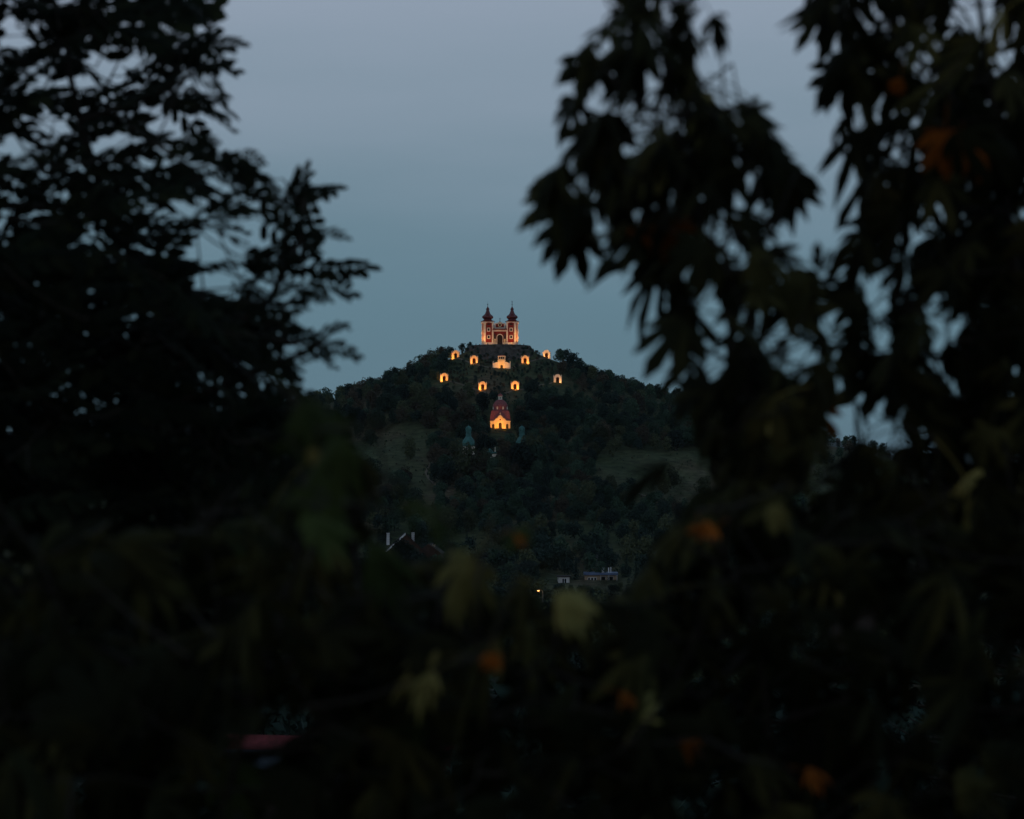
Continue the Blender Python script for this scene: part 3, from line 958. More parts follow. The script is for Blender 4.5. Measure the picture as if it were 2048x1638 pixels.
# ------------------------------------------------------------------ houses in the valley
def gable_house(name, loc, rz, w, d, wall_h, roof_h, wall_m, roof_m, label, wins=(), chim=(), barge=None, over=.4, door=None, front_gable=True):
    """gable end towards -y; wins: (x, z, w, h) on the front; chim: (x, y, z0, z1, half, material)"""
    e = empty(name, loc, rz, label, 'house')
    holes = [(x - ww / 2, x + ww / 2, z - hh / 2, z + hh / 2) for x, z, ww, hh in wins]
    if door:
        holes.append((door - .5, door + .5, -.2, 2.0))
    mb = MB().wall_holes(-w / 2, w / 2, -2.5, wall_h, 0, .3, holes)
    mb.box(-w / 2, -w / 2 + .3, .3, d, -2.5, wall_h).box(w / 2 - .3, w / 2, .3, d, -2.5, wall_h).box(-w / 2 + .3, w / 2 - .3, d - .3, d, -2.5, wall_h)
    if front_gable:
        mb.extr_xz([(-w / 2, wall_h + .002), (w / 2, wall_h + .002), (0, wall_h + roof_h)], 0, .3)
        mb.extr_xz([(-w / 2, wall_h + .002), (w / 2, wall_h + .002), (0, wall_h + roof_h)], d - .3, d)
    wo = mb.build('wall', M[wall_m], e)
    for x, z, ww, hh in wins:
        MB().frame(x - ww / 2 - .1, x + ww / 2 + .1, z - hh / 2 - .1, z + hh / 2 + .1, .13, -.05, .1).box(x - .04, x + .04, .02, .1, z - hh / 2, z + hh / 2).build('window_frame', M['white_paint'], wo)
        MB().box(x - ww / 2, x + ww / 2, .16, .2, z - hh / 2, z + hh / 2).build('window_pane', M['glass'], wo)
    if door:
        MB().box(door - .5, door + .5, .14, .2, -.2, 2.0).build('door', M['wood'], wo)
    t = .18
    rf = MB()
    ov = over
    k = roof_h / (w / 2)
    if front_gable:
        for sg in (-1, 1):
            pts = [(0, wall_h + roof_h + .02), (sg * (w / 2 + ov), wall_h - ov * k + .02), (sg * (w / 2 + ov), wall_h - ov * k + t), (0, wall_h + roof_h + t + .1)]
            rf.extr_xz(pts if sg < 0 else pts[::-1], -ov, d + ov)
    ro = rf.build('roof', M[roof_m], e)
    if barge:
        for sg in ((-1,) if barge == 'white_paint' else (-1, 1)):
            pts = [(0, wall_h + roof_h - .25), (sg * (w / 2 + ov + .05), wall_h - ov * k - .2), (sg * (w / 2 + ov + .05), wall_h - ov * k + t + .08), (0, wall_h + roof_h + t + .2)]
            MB().extr_xz(pts if sg < 0 else pts[::-1], -ov - .14, -ov - .02).build('bargeboard', M[barge], ro)
    for x, y, z0, z1, hw, mm in chim:
        c = MB().box(x - hw, x + hw, y - hw, y + hw, z0, z1).box(x - hw - .08, x + hw + .08, y - hw - .08, y + hw + .08, z1, z1 + .15)
        co = c.build('chimney', M[mm], ro)
        MB().tube([(x, y, z1 + .1), (x, y, z1 + .5)], .12, 8).build('chimney_pot', M['roof_dark'], co)
    return e


# house with two white chimneys
HYc = 800.0
k_ = HYc / F
p = at(811, 1095, HYc)
zg = h(p.x, HYc)
zt = lambda py: (HY - py) * k_ - zg
gable_house('chimney_house', (p.x, HYc, zg), R(4), 11.0, 9.0, zt(1103), zt(1068) - zt(1103), 'wall_rust', 'roof_dark',
            'dark-roofed house with two tall white chimneys and white bargeboard', wins=((2.6, 2.6, 1.1, 1.3), (-2.2, 2.6, 1.1, 1.3)),
            chim=((-5.0, 1.0, zt(1090), zt(1067), .42, 'white_paint'), (2.2, 1.2, zt(1085), zt(1066), .40, 'white_paint')), barge='white_paint')
# neighbour with pale gable glimpsed through a spruce
p = at(858, 1110, 812)
zg = h(p.x, 812)
gable_house('gable_house', (p.x, 812, zg), R(-6), 6.5, 8.0, (HY - 1106) * 812 / F - zg, 2.4, 'wall_rust', 'roof_dark',
            'small rust-brown house behind the house with two white chimneys', wins=((-1.4, 4.6, .9, 1.1), (1.4, 4.6, .9, 1.1)),
            chim=((1.0, 3.0, 8.2, 11.0, .35, 'wall_tan'),), barge='wall_rust')

# flat-roofed house with balcony
FY = 826.0
k_ = FY / F
p = at(1202, 1150, FY)
zg = h(p.x, FY)
zt = lambda py: (HY - py) * k_ - zg
fh = empty('flat_roof_house', (p.x, FY, zg), 0, 'tan flat-roofed house with blue-grey roof edge, white chimneys and a balcony', 'house')
zr = zt(1150)
wn_ = [(-3.55 + i * .92, zr - 1.55, .62, 1.5) for i in range(3)]
holes = [(x - ww / 2, x + ww / 2, z - hh / 2, z + hh / 2) for x, z, ww, hh in wn_]
holes += [(-.1, 1.3, zr - 2.9, zr - .5), (1.9, 3.6, zr - 2.9, zr - .5), (-3.2, -1.9, zr - 6, zr - 4.4), (1.5, 3.0, zr - 6, zr - 4.4)]
w = MB().wall_holes(-4.8, 4.8, -2, zr, 0, .3, holes).box(-4.8, -4.5, .3, 8, -2, zr).box(4.5, 4.8, .3, 8, -2, zr).box(-4.5, 4.5, 7.7, 8, -2, zr).build('wall', M['wall_tan'], fh)
for x, z, ww, hh in wn_:
    MB().frame(x - ww / 2 - .12, x + ww / 2 + .12, z - hh / 2 - .1, z + hh / 2 + .1, .13, -.05, .1).build('window_frame', M['white_paint'], w)
    MB().box(x - ww / 2, x + ww / 2, .15, .2, z - hh / 2, z + hh / 2).build('window_pane', M['glass'], w)
for a, b, c, d in holes[3:]:
    MB().box(a, b, .18, .22, c, d).build('window_pane', M['glass'], w)
    MB().frame(a - .1, b + .1, c - .1, d + .1, .12, -.04, .1).build('window_frame', M['wall_pale'], w)
MB().box(-5.1, 5.1, -.9, 8.4, zr + .02, zr + .62).build('roof_edge', M['roof_blue'], fh)
MB().box(-.2, 4.9, -1.5, -.02, zr - 3.15, zr - 2.95).build('balcony_floor', M['wall_pale'], fh)
for i in range(11):
    x = -.15 + i * .5
    MB().box(x - .03, x + .03, -1.48, -1.42, zr - 2.95, zr - 2.05).build('baluster', M['metal'], fh)
MB().box(-.2, 4.9, -1.5, -1.4, zr - 2.05, zr - 1.95).build('balcony_rail', M['metal'], fh)
for x in (-.1, 2.3, 4.7):
    MB().box(x - .07, x + .07, -1.45, -1.31, zr - 1.94, zr + .01).build('balcony_post', M['white_paint'], fh)
for x, hh, w_ in ((.65, 1.3, .36), (2.35, 1.35, .14), (3.0, 1.5, .1)):
    MB().box(x - w_, x + w_, 2 - w_, 2 + w_, zr + .62, zr + .62 + hh).box(x - w_ - .06, x + w_ + .06, 2 - w_ - .06, 2 + w_ + .06, zr + .62 + hh, zr + .74 + hh).build('chimney', M['white_paint'], fh)
MB().tube([(-1.1, 3, zr + .6), (-1.1, 3, zr + 6.0)], .05, 5).box(-1.6, -.6, 2.97, 3.03, zr + 5.5, zr + 5.56).box(-1.5, -.7, 2.97, 3.03, zr + 5.0, zr + 5.06).build('antenna_mast', M['metal'], fh)
KEEP.append((1165, 1238, 1136, 1172, FY))

# low annex with a white window band
p = at(1128, 1166, 818)
zg = h(p.x, 818)
zt = lambda py: (HY - py) * 818 / F - zg
ax = empty('low_annex', (p.x, 818, zg), R(3), 'low pale annex with a tall two-light white window, beside the flat-roofed house', 'house')
hl = (-.55, .75, zt(1166), zt(1157))
w = MB().wall_holes(-1.6, 1.6, -2, zt(1154), 0, .25, [hl]).box(-1.6, 1.6, .25, 5, -2, zt(1154)).build('wall', M['wall_pale'], ax)
MB().frame(hl[0] - .1, hl[1] + .1, hl[2] - .1, hl[3] + .1, .14, -.06, .1).box(.02, .14, -.04, .1, hl[2], hl[3]).build('window_frame', M['white_paint'], w)
MB().box(hl[0], hl[1], .12, .16, hl[2], hl[3]).build('window_pane', M['glass'], w)
MB().box(-2.0, 2.0, -.4, 5.3, zt(1154) + .01, zt(1154) + .3).build('roof', M['roof_dark'], ax)
MB().box(-1.0, 1.2, -.3, -.07, zt(1168), zt(1166.6)).build('window_sill', M['white_paint'], w)
KEEP.append((1117, 1139, 1156, 1173, 818))

# grey-blue house with two small white windows
p = at(1404, 1125, 790)
zg = h(p.x, 790)
zt = lambda py: (HY - py) * 790 / F - zg
bh = empty('grey_house', (p.x, 790, zg), R(-5), 'grey-blue gabled house with two small white-framed windows', 'house')
w = MB().box(-4, 5, .12, 8, -2, zt(1130)).extr_xz([(-4, zt(1130) + .002), (5, zt(1130) + .002), (3.2, zt(1105)), (-2.2, zt(1105))], .12, 8).build('wall', M['wall_grey'], bh)
for x in (-1.15, .2):
    z = zt(1131)
    MB().box(x - .42, x + .42, .02, .11, z - .5, z + .5).build('window_frame', M['white_paint'], w)
    MB().box(x - .3, x + .3, -.03, .018, z - .36, z + .36).build('window_blind', M['white_paint'], w)
MB().extr_xz([(-4.4, zt(1131)), (-4.2, zt(1129)), (-2.2, zt(1103)), (3.2, zt(1103)), (5.2, zt(1129)), (5.4, zt(1131)), (3.3, zt(1105) + .02), (-2.3, zt(1105) + .02)][::-1], -.3, 8.3).build('roof', M['roof_dark'], bh)
KEEP.append((1396, 1413, 1126, 1137, 790))

# white aerial mast shaped like a cross
p = at(1381.5, 1166, 640)
zg = h(p.x, 640)
am = MB().tube([(0, 0, -.5), (0, 0, (HY - 1154) * 640 / F - zg)], [.14, .07], 6)
zc = (HY - 1159) * 640 / F - zg
am.box(-.55, .55, -.05, .05, zc - .04, zc + .05)
for x in (-.5, -.25, .25, .5):
    am.tube([(x, -.12, zc), (x, .12, zc)], .02, 4)
o = am.build('utility_pole', M['white_paint'])
o.location = (p.x, 640, zg)
tag(o, 'slim white utility pole with one crossarm, above dark shrubs', 'utility pole')
KEEP.append((1374, 1389, 1152, 1168, 640))

# shed with white door panel at the right
p = at(1692, 1216, 560)
zg = h(p.x, 560)
zt = lambda py: (HY - py) * 560 / F - zg
sh = empty('garden_shed', (p.x, 560, zg), R(3), 'dark garden shed with a white panel and a small pale vent', 'shed')
w = MB().box(-3, 6.5, .1, 5, -2, zt(1207)).build('wall', M['wood'], sh)
MB().box(-1.5, 1.0, .0, .09, zt(1222), zt(1210)).build('white_panel', M['white_paint'], w)
MB().box(4.1, 4.7, .02, .09, zt(1220), zt(1214)).build('vent', M['metal'], w)
MB().extr_xz([(-3.4, zt(1207) + .01), (6.9, zt(1207) + .01), (6.9, zt(1207) + .3), (-3.4, zt(1207) + 1.0)], -.4, 5.4).build('roof', M['roof_dark'], sh)
KEEP.append((1674, 1712, 1206, 1224, 560))
KEEP.append((485, 592, 1474, 1510, 205))
KEEP.append((850, 876, 1488, 1512, 230))

# red tiled house at the foot of the near slope
RY = 205.0
p = at(532, 1500, RY)
zg = h(p.x, RY) - .3
zt = lambda py: (HY - py) * RY / F - zg
rh = empty('red_roof_house', (p.x, RY, zg), R(-12), 'house with ribbed red clay roof and grey gutter on the near slope', 'house')
MB().box(-4, 4, .6, 7, -3, zt(1500)).build('wall', M['wall_grey'], rh)
rib = MB()
NR = 46
for i in range(NR):
    x0 = -4.4 + 8.8 * i / NR
    x1 = -4.4 + 8.8 * (i + 1) / NR
    xm = (x0 + x1) / 2
    z0, z1 = zt(1501), zt(1482)
    rib.poly([(x0, .1, z0), (xm, .1, z0 + .09), (xm, 3.8, z1 + .09), (x0, 3.8, z1)])
    rib.poly([(xm, .1, z0 + .09), (x1, .1, z0), (x1, 3.8, z1), (xm, 3.8, z1 + .09)])
rib.poly([(-4.4, 3.8, zt(1482)), (4.4, 3.8, zt(1482)), (4.4, 7.4, zt(1501)), (-4.4, 7.4, zt(1501))])
ro = rib.build('roof', M['roof_red'], rh)
MB().box(-4.5, 4.5, -.1, .09, zt(1504.5), zt(1501.5)).build('gutter', M['wall_grey'], ro)
# two more roofs below
for (px, py, Y, ww, lab, mm) in ((862, 1502, 230, 4.0, 'low red-roofed outbuilding among dark shrubs', 'roof_red'),
                                 (560, 1600, 150, 5.0, 'dull rust-roofed shed below the ribbed red roof', 'wall_rust')):
    p = at(px, py, Y)
    zg = h(p.x, Y) - .2
    z0 = p.z - zg
    e = empty('outbuilding', (p.x, Y, zg), R(8), lab, 'shed')
    MB().box(-ww / 2, ww / 2, .3, 4, -2, max(z0, 1.5)).build('wall', M['wood'], e)
    MB().extr_xz([(-ww / 2 - .3, max(z0, 1.5) + .01), (ww / 2 + .3, max(z0, 1.5) + .01), (ww / 2 + .3, max(z0, 1.5) + .12), (ww / 4, max(z0, 1.5) + .8), (-ww / 4, max(z0, 1.5) + .8), (-ww / 2 - .3, max(z0, 1.5) + .12)], 0, 4.3).build('roof', M[mm], e)

# street lamp
p = at(1077, 1181.3, 700)
zg = h(p.x, 700)
sl = empty('street_lamp', (p.x + 1.1, 700, zg), 0, 'lit street lamp glowing orange among the dark valley trees', 'street lamp')
zh = p.z - zg
MB().tube([(0, 0, -.5), (0, 0, zh - .5), (-.25, 0, zh + .05), (-.9, 0, zh + .15)], [.09, .07, .05, .04], 8).build('pole', M['metal'], sl)
MB().box(-1.45, -.8, -.16, .16, zh + .04, zh + .2).build('lamp_head', M['metal'], sl)
MB().box(-1.38, -.86, -.2, .13, zh - .10, zh + .038).build('lamp_lens', M['street_lens'], sl)
ld = bpy.data.lights.new('street_lamp_light', 'POINT')
ld.energy = 60
ld.color = (1, .55, .2)
ld.shadow_soft_size = .15
lo = link(bpy.data.objects.new('street_lamp_light', ld), sl)
lo.location = (-1.1, -.1, zh - .3)
KEEP.append((1070, 1084, 1172, 1190, 700))
KEEP.append((772, 784, 1064, 1088, 800))
KEEP.append((822, 836, 1064, 1088, 800))
KEEP.append((838, 866, 1098, 1112, 812))

# ------------------------------------------------------------------ trees of the hill and valley
def crown_mesh(name, mat, seed, hgt, rad, nclump=9, nleaf=620, leaf=.5, z0=.25, shape='round', hole=0.0):
    rr = random.Random(seed)
    mb = MB()
    lobes = []
    for i in range(nclump):
        a = rr.random() * 6.283
        t = rr.random()
        zc = hgt * (z0 + .12 + (.80 - z0) * t)
        k = math.sin(math.pi * min(1, max(0, .15 + .8 * t))) if shape == 'round' else (1.05 - t)
        r = rad * .58 * k * (.4 + .6 * rr.random())
        lobes.append((Vector((r * math.cos(a), r * math.sin(a), zc)), rad * (.34 + .26 * rr.random()) * (1 if shape == 'round' else (1.15 - .8 * t))))
    for _ in range(nleaf):
        c, r = rr.choice(lobes)
        d = Vector((rr.gauss(0, 1), rr.gauss(0, 1), rr.gauss(0, 1) + .25)).normalized()
        p = c + d * r * (.72 + .36 * rr.random())
        if p.z < hgt * .05:
            continue
        n = (d + Vector((rr.gauss(0, .6), rr.gauss(0, .6), rr.gauss(0, .6)))).normalized()
        u = n.orthogonal().normalized()
        w = n.cross(u)
        th = rr.random() * 6.283
        u, w = u * math.cos(th) + w * math.sin(th), w * math.cos(th) - u * math.sin(th)
        s = leaf * (.55 + .8 * rr.random())
        mb.poly([p - u * s, p - w * s * .45 + u * s * .1, p + u * s, p + w * s * .5])
    return mb.mesh(name, mat)


def trunk_mesh(name, mat, seed, hgt, r0, rad):
    rr = random.Random(seed)
    mb = MB().tube([(0, 0, -1.2), (.05, .02, hgt * .25), (rr.uniform(-.2, .2), rr.uniform(-.2, .2), hgt * .55), (rr.uniform(-.3, .3), 0, hgt * .85)], [r0 * 1.3, r0, r0 * .6, r0 * .15], 6)
    for i in range(5):
        a = rr.random() * 6.283
        z = hgt * (.28 + .4 * rr.random())
        L = rad * (.5 + .3 * rr.random())
        mb.tube([(0, 0, z), (L * .5 * math.cos(a), L * .5 * math.sin(a), z + L * .45), (L * math.cos(a), L * math.sin(a), z + L * .8)], [r0 * .45, r0 * .3, r0 * .08], 5)
    return mb.mesh(name, mat)


KINDS = {}
for kind, mt in (('green', 'crown_g'), ('olive', 'crown_o'), ('rust', 'crown_r'), ('dark', 'crown_d')):
    KINDS[kind] = []
    for i in range(4):
        sd = hash((kind, i)) if False else (ord(kind[0]) * 31 + i * 7)
        rr = random.Random(sd)
        hgt = 8.0
        rad = rr.uniform(2.9, 3.9)
        KINDS[kind].append((crown_mesh('crown', M[mt], sd, hgt, rad, rr.randint(11, 17), 2300, .31), trunk_mesh('trunk', M['bark_far'], sd, hgt, .17, rad), hgt, rad))
KINDS['spruce'] = []
for i in range(3):
    rr = random.Random(90 + i)
    mb = MB()
    H_ = 10.0
    for t in range(17):
        f = t / 16
        z = H_ * (.1 + .88 * f)
        Rr = 2.1 * (1 - f) ** .85 + .12
        nb = max(4, int(11 * (1 - f) + 4))
        for b in range(nb):
            a = 6.283 * b / nb + rr.random() * .6
            L = Rr * (.75 + .4 * rr.random())
            ca, sa = math.cos(a), math.sin(a)
            for q in range(5):
                u = .25 + .75 * q / 4
                s = .34 * (1.15 - .5 * u)
                x, y, zz = ca * L * u, sa * L * u, z - .45 * L * u * u - .05
                mb.poly([(x - sa * s, y + ca * s, zz - .16), (x + ca * s * .9, y + sa * s * .9, zz - .05), (x + sa * s, y - ca * s, zz - .16), (x - ca * s * .6, y - sa * s * .6, zz + .16)])
    KINDS['spruce'].append((mb.mesh('crown', M['crown_d']), MB().tube([(0, 0, -1.2), (0, 0, 4), (0, 0, 9.6)], [.2, .13, .03], 6).mesh('trunk', M['bark_far']), H_, 2.1))
# nearly leafless trees on the skyline
KINDS['bare'] = []
for i in range(2):
    rr = random.Random(40 + i)
    mb = MB()

    def grow(p, d, L, r, lv):
        q = p + d * L
        mb.tube([p, p + d * L * .5 + Vector((rr.uniform(-.06, .06), rr.uniform(-.06, .06), 0)) * L, q], [r, r * .8, r * .6], 4)
        if lv == 0:
            return
        for _ in range(3 if lv > 1 else 4):
            nd = (d + Vector((rr.gauss(0, .5), rr.gauss(0, .5), rr.gauss(.05, .35)))).normalized()
            grow(p + d * L * rr.uniform(.55, 1), nd, L * rr.uniform(.55, .8), r * .6, lv - 1)
    grow(Vector((0, 0, -1)), Vector((0, 0, 1)), 3.2, .17, 4)
    KINDS['bare'].append((crown_mesh('crown', M['crown_r'], 60 + i, 8, 3.0, 9, 220, .26), mb.mesh('trunk', M['bark_far']), 8.0, 3.0))

ZONE_LABEL = {
    'summit': 'on the hill below the twin-towered church',
    'chapel': 'round the domed chapel and the green-towered church',
    'meadow': 'at the edge of the hillside meadow',
    'valley': 'in the valley among the houses',
}
KIND_LABEL = {'green': 'green broadleaf tree', 'olive': 'olive-yellow broadleaf tree', 'rust': 'rust-brown autumn tree', 'dark': 'dark bushy tree',
              'spruce': 'slim dark spruce', 'bare': 'thin nearly leafless tree'}


def in_poly(x, y, P):
    c = False
    j = len(P) - 1
    for i in range(len(P)):
        xi, yi = P[i]
        xj, yj = P[j]
        if (yi > y) != (yj > y) and x < (xj - xi) * (y - yi) / (yj - yi) + xi:
            c = not c
        j = i
    return c


MEADOWS = [[(690, 868), (780, 862), (868, 858), (862, 905), (858, 930), (905, 990), (860, 1010), (700, 1000), (640, 930)],
           [(1182, 925), (1260, 908), (1400, 900), (1500, 915), (1500, 1012), (1400, 1014), (1240, 1010), (1195, 985)]]
KEEP.append((728, 862, 868, 996, 940))
KEEP.append((848, 905, 925, 984, 990))
KEEP.append((1205, 1400, 925, 998, 935))
OPEN_SLOPE = [(905, 712), (935, 700), (1062, 694), (1098, 712), (1112, 752), (1080, 790), (1030, 800), (965, 800), (900, 780), (885, 758)]
placed = []     # (x, y, z, scale, kind, zone, size in px, seen)
cells = {}


def near(x, y, dmin):
    cx, cy = int(x // 6), int(y // 6)
    for i in (-1, 0, 1):
        for j in (-1, 0, 1):
            for q in cells.get((cx + i, cy + j), ()):
                if (q[0] - x) ** 2 + (q[1] - y) ** 2 < dmin * dmin:
                    return True
    return False


def try_tree(x, y, sc, kind, zone, dmin=3.6, force=False):
    z = h(x, y)
    px, py = CX + x / y * F, HY - z / y * F
    K = KINDS[kind][0]
    rpx = K[3] * sc / y * F
    hpx = K[2] * sc / y * F
    if not force:
        for a, b, c, d, Yk in KEEP:
            if y < Yk + 1 and px + rpx * .9 > a and px - rpx * .9 < b and py > c and py - hpx * .98 < d:
                return False
        if near(x, y, dmin):
            return False
    cells.setdefault((int(x // 6), int(y // 6)), []).append((x, y))
    seen = 640 < px < 1450 and 640 < py < 1240
    placed.append((x, y, z - 1.25 * sc, sc, kind, zone, rpx * hpx, seen, rnd.random() * 6.28, rnd.randrange(4)))
    return True


# skyline and special trees first
for px, py, Y, sc, kd in ((1134, 720, 1196, .95, 'dark'), (1120, 722, 1200, .8, 'dark'), (1148, 724, 1192, 1.0, 'dark'), (1160, 735, 1190, .9, 'dark'),
                          (1192, 747, 1196, .72, 'bare'), (1232, 750, 1194, .78, 'bare'), (1215, 757, 1190, .7, 'rust'),
                          (900, 716, 1194, .75, 'dark'), (925, 706, 1206, .62, 'dark'), (940, 702, 1210, .5, 'dark'), (886, 722, 1196, .85, 'rust'), (865, 728, 1194, .85, 'rust'),
                          (846, 736, 1192, .8, 'rust'), (826, 742, 1192, .75, 'green'), (1272, 772, 1190, .7, 'green'), (1172, 742, 1186, .8, 'green')):
    p = at(px, py, Y)
    try_tree(p.x, Y, sc, kd, 'summit', force=True)

rt = random.Random(21)
tries = 0
while tries < 60000 and len(placed) < 3000:
    tries += 1
    Y = rt.uniform(430, 1235) if rt.random() < .45 else rt.uniform(930, 1235)
    X_ = (rt.uniform(-.105, .105) if rt.random() < .85 else rt.uniform(-.2, .2)) * Y
    z = h(X_, Y)
    px, py = CX + X_ / Y * F, HY - z / Y * F
    r = math.hypot(X_ - HCX, Y - HCY)
    if r < 25 or (abs(X_ - lc0.x) < 11 and LY - 1 < Y < LY + 25) or (abs(X_ - dc.location.x) < 5.5 and dc.location.y - 4.5 < Y < dc.location.y + 11):
        continue
    if any(in_poly(px, py, P) for P in MEADOWS) and rt.random() > .02:
        continue
    q = rt.random()
    if in_poly(px, py, OPEN_SLOPE):
        if rt.random() > .45:
            continue
        sc = rt.uniform(.16, .3)
        kd = 'dark' if q < .6 else ('green' if q < .85 else 'rust')
        try_tree(X_, Y, sc, kd, 'summit', 1.6)
        continue
    if Y > 1125:
        sc = rt.uniform(.42, 1.02)
        kd = ('rust' if q < .24 else 'olive' if q < .45 else 'green' if q < .75 else 'dark') if px < 880 else ('rust' if q < .14 else 'olive' if q < .24 else 'green' if q < .6 else 'dark')
        zn = 'summit'
    elif Y > 985:
        sc = rt.uniform(.7, 1.2)
        kd = 'rust' if q < .20 else 'olive' if q < .34 else 'green' if q < .72 else 'dark' if q < .95 else 'spruce'
        zn = 'chapel'
    elif Y > 900:
        sc = rt.uniform(.6, 1.15)
        kd = 'rust' if q < .10 else 'olive' if q < .3 else 'green' if q < .72 else 'dark' if q < .94 else 'spruce'
        zn = 'meadow'
    else:
        sc = rt.uniform(.7, 1.35)
        kd = 'olive' if q < .14 else 'green' if q < .35 else 'dark' if q < .88 else 'spruce'
        zn = 'valley'
    try_tree(X_, Y, sc, kd, zn, 3.2 * sc + .7)

# trees standing before the lower church and beside the domed chapel
for px, Y, sc, kd in ((915, 1003, 1.15, 'dark'), (960, 1000, 1.2, 'olive'), (985, 985, 1.15, 'rust'), (1010, 996, 1.25, 'olive'), (1030, 985, 1.15, 'rust'), (1058, 1003, 1.25, 'olive'),
                      (945, 985, .95, 'dark'), (1075, 995, 1.2, 'green'), (990, 965, 1.1, 'olive'), (925, 970, 1.1, 'dark'), (1047, 970, 1.1, 'dark'), (975, 1078, .55, 'dark'), (968, 1076, .5, 'dark'),
                      (895, 990, 1.2, 'dark'), (880, 975, 1.0, 'green'), (1095, 980, 1.2, 'dark'), (940, 962, .9, 'olive'), (1010, 955, .9, 'dark'), (868, 1000, .9, 'dark'),
                      (1245, 970, .75, 'dark'), (1262, 985, .8, 'dark'), (1200, 960, .4, 'dark'), (1215, 945, .35, 'dark'), (1232, 930, .6, 'dark'), (833, 790, 1.0, 'spruce'), (822, 785, .85, 'spruce')):
    x = (px - CX) / F * Y
    try_tree(x, Y, sc, kd, 'valley' if Y < 900 else 'chapel' if px < 1150 else 'meadow', force=True)

# a screen of trees close before the green-towered church, reaching to the foot of its onion roofs
for px, pt, Y, kd in ((922, 897, 1004, 'dark'), (934, 895, 1001, 'olive'), (946, 899, 1003, 'dark'), (956, 893, 1000, 'rust'), (968, 903, 1003, 'olive'), (979, 915, 1000, 'dark'),
                      (996, 908, 1002, 'olive'), (1006, 899, 1004, 'rust'), (1018, 895, 1002, 'olive'), (1030, 889, 1004, 'rust'), (1040, 886, 1001, 'dark'), (1051, 878, 1003, 'olive'), (1062, 872, 1005, 'olive'), (1073, 880, 1003, 'green')):
    x = (px - CX) / F * Y
    try_tree(x, Y, ((HY - pt) * Y / F - h(x, Y)) / 8.2, kd, 'chapel', force=True)
# dark trees that hide most of the house with the white chimneys
for px, pt, Y, kd in ((790, 1090, 790, 'dark'), (802, 1081, 788, 'dark'), (813, 1080, 790, 'dark'), (836, 1091, 792, 'dark'), (842, 1098, 795, 'spruce'), (826, 1092, 786, 'dark'), (778, 1093, 788, 'dark'), (872, 1104, 800, 'green'), (850, 1102, 803, 'dark'), (862, 1106, 804, 'spruce')):
    x = (px - CX) / F * Y
    try_tree(x, Y, max(.5, ((HY - pt) * Y / F - h(x, Y)) / (8.2 if kd != 'spruce' else 10)), kd, 'valley', force=True)
# trees crowding round the valley houses
rq = random.Random(91)
for px in range(1105, 1262, 9):
    Y = 775 + rq.uniform(-12, 12)
    x = (px - CX) / F * Y
    try_tree(x, Y, max(.4, ((HY - (1178 + rq.uniform(0, 8))) * Y / F - h(x, Y)) / 7.2), rq.choice(('dark', 'dark', 'olive')), 'valley', force=True)
for px, pt, Y in ((1112, 1138, 850), (1126, 1135, 855), (1142, 1138, 850), (1156, 1130, 856), (1172, 1134, 858), (1190, 1128, 860), (1210, 1132, 858), (1228, 1126, 860), (1246, 1134, 850), (1258, 1140, 840), (1150, 1150, 838), (1246, 1150, 836), (1098, 1140, 845)):
    x = (px - CX) / F * Y
    try_tree(x, Y, max(.4, ((HY - pt) * Y / F - h(x, Y)) / 7.2), rq.choice(('dark', 'green', 'dark')), 'valley', force=True)
for px, pt, Y in ((1372, 1170, 628), (1383, 1169, 626), (1394, 1172, 630), (1400, 1141, 770), (1414, 1139, 772), (1388, 1143, 768), (1426, 1136, 774)):
    x = (px - CX) / F * Y
    try_tree(x, Y, max(.4, ((HY - pt) * Y / F - h(x, Y)) / 6.9), 'dark', 'valley', force=True)
for k in range(900):
    Y = 70 + 370 * rq.random() ** 1.3
    x = rq.uniform(-.2, .2) * Y
    sc = min(1.2, (-.068 * Y - rq.uniform(0, .03) * Y - h(x, Y)) / 8)
    if sc > .3 and not (abs(x - rh.location.x) < 7 and 195 < Y < 216):
        try_tree(x, Y, sc, rq.choice(('dark', 'dark', 'dark', 'spruce')), 'valley', 3.4)
# scrub all over the open slope between the shrines
for k in range(520):
    g_ = ray_ground(rq.uniform(885, 1112), rq.uniform(705, 800), 1080.0)
    if g_ is not None and math.hypot(g_.x - HCX, g_.y - HCY) > 27:
        sc = rq.uniform(.10, .22) if rq.random() < .8 else rq.uniform(.22, .34)
        px_, py_ = CX + g_.x / g_.y * F, HY - g_.z / g_.y * F
        if in_poly(px_, py_, OPEN_SLOPE):
            try_tree(g_.x, g_.y, sc, rq.choice(('dark', 'dark', 'rust', 'green')), 'summit', .9)
# low tufts and bushes scattered over the meadows
for k in range(420):
    P = rq.choice(MEADOWS)
    px, py = rq.uniform(690, 900) if P is MEADOWS[0] else rq.uniform(1185, 1480), rq.uniform(865, 1010)
    if in_poly(px, py, P):
        g_ = ray_ground(px, py, 900.0)
        if g_:
            cells.setdefault((int(g_.x // 6), int(g_.y // 6)), []).append((g_.x, g_.y))
            placed.append((g_.x, g_.y, g_.z - .1, rq.uniform(.05, .13), rq.choice(('olive', 'green', 'rust', 'dark')), 'meadow', 1.0, False, rq.random() * 6, rq.randrange(4)))
# scrub along and below the stone bank
rs_ = random.Random(77)
for i in range(46):
    a = R(190 + 160 * i / 45 + rs_.uniform(-2, 2))
    k = rs_.choice((1.12, 1.22, 1.34, 1.5))
    x, y = HCX + 13.2 * k * math.cos(a) + rs_.uniform(-.6, .6), HCY - 4 + 18.5 * k * math.sin(a)
    try_tree(x, y, rs_.uniform(.14, .30), rs_.choice(('dark', 'dark', 'rust', 'green')), 'summit', 1.0)

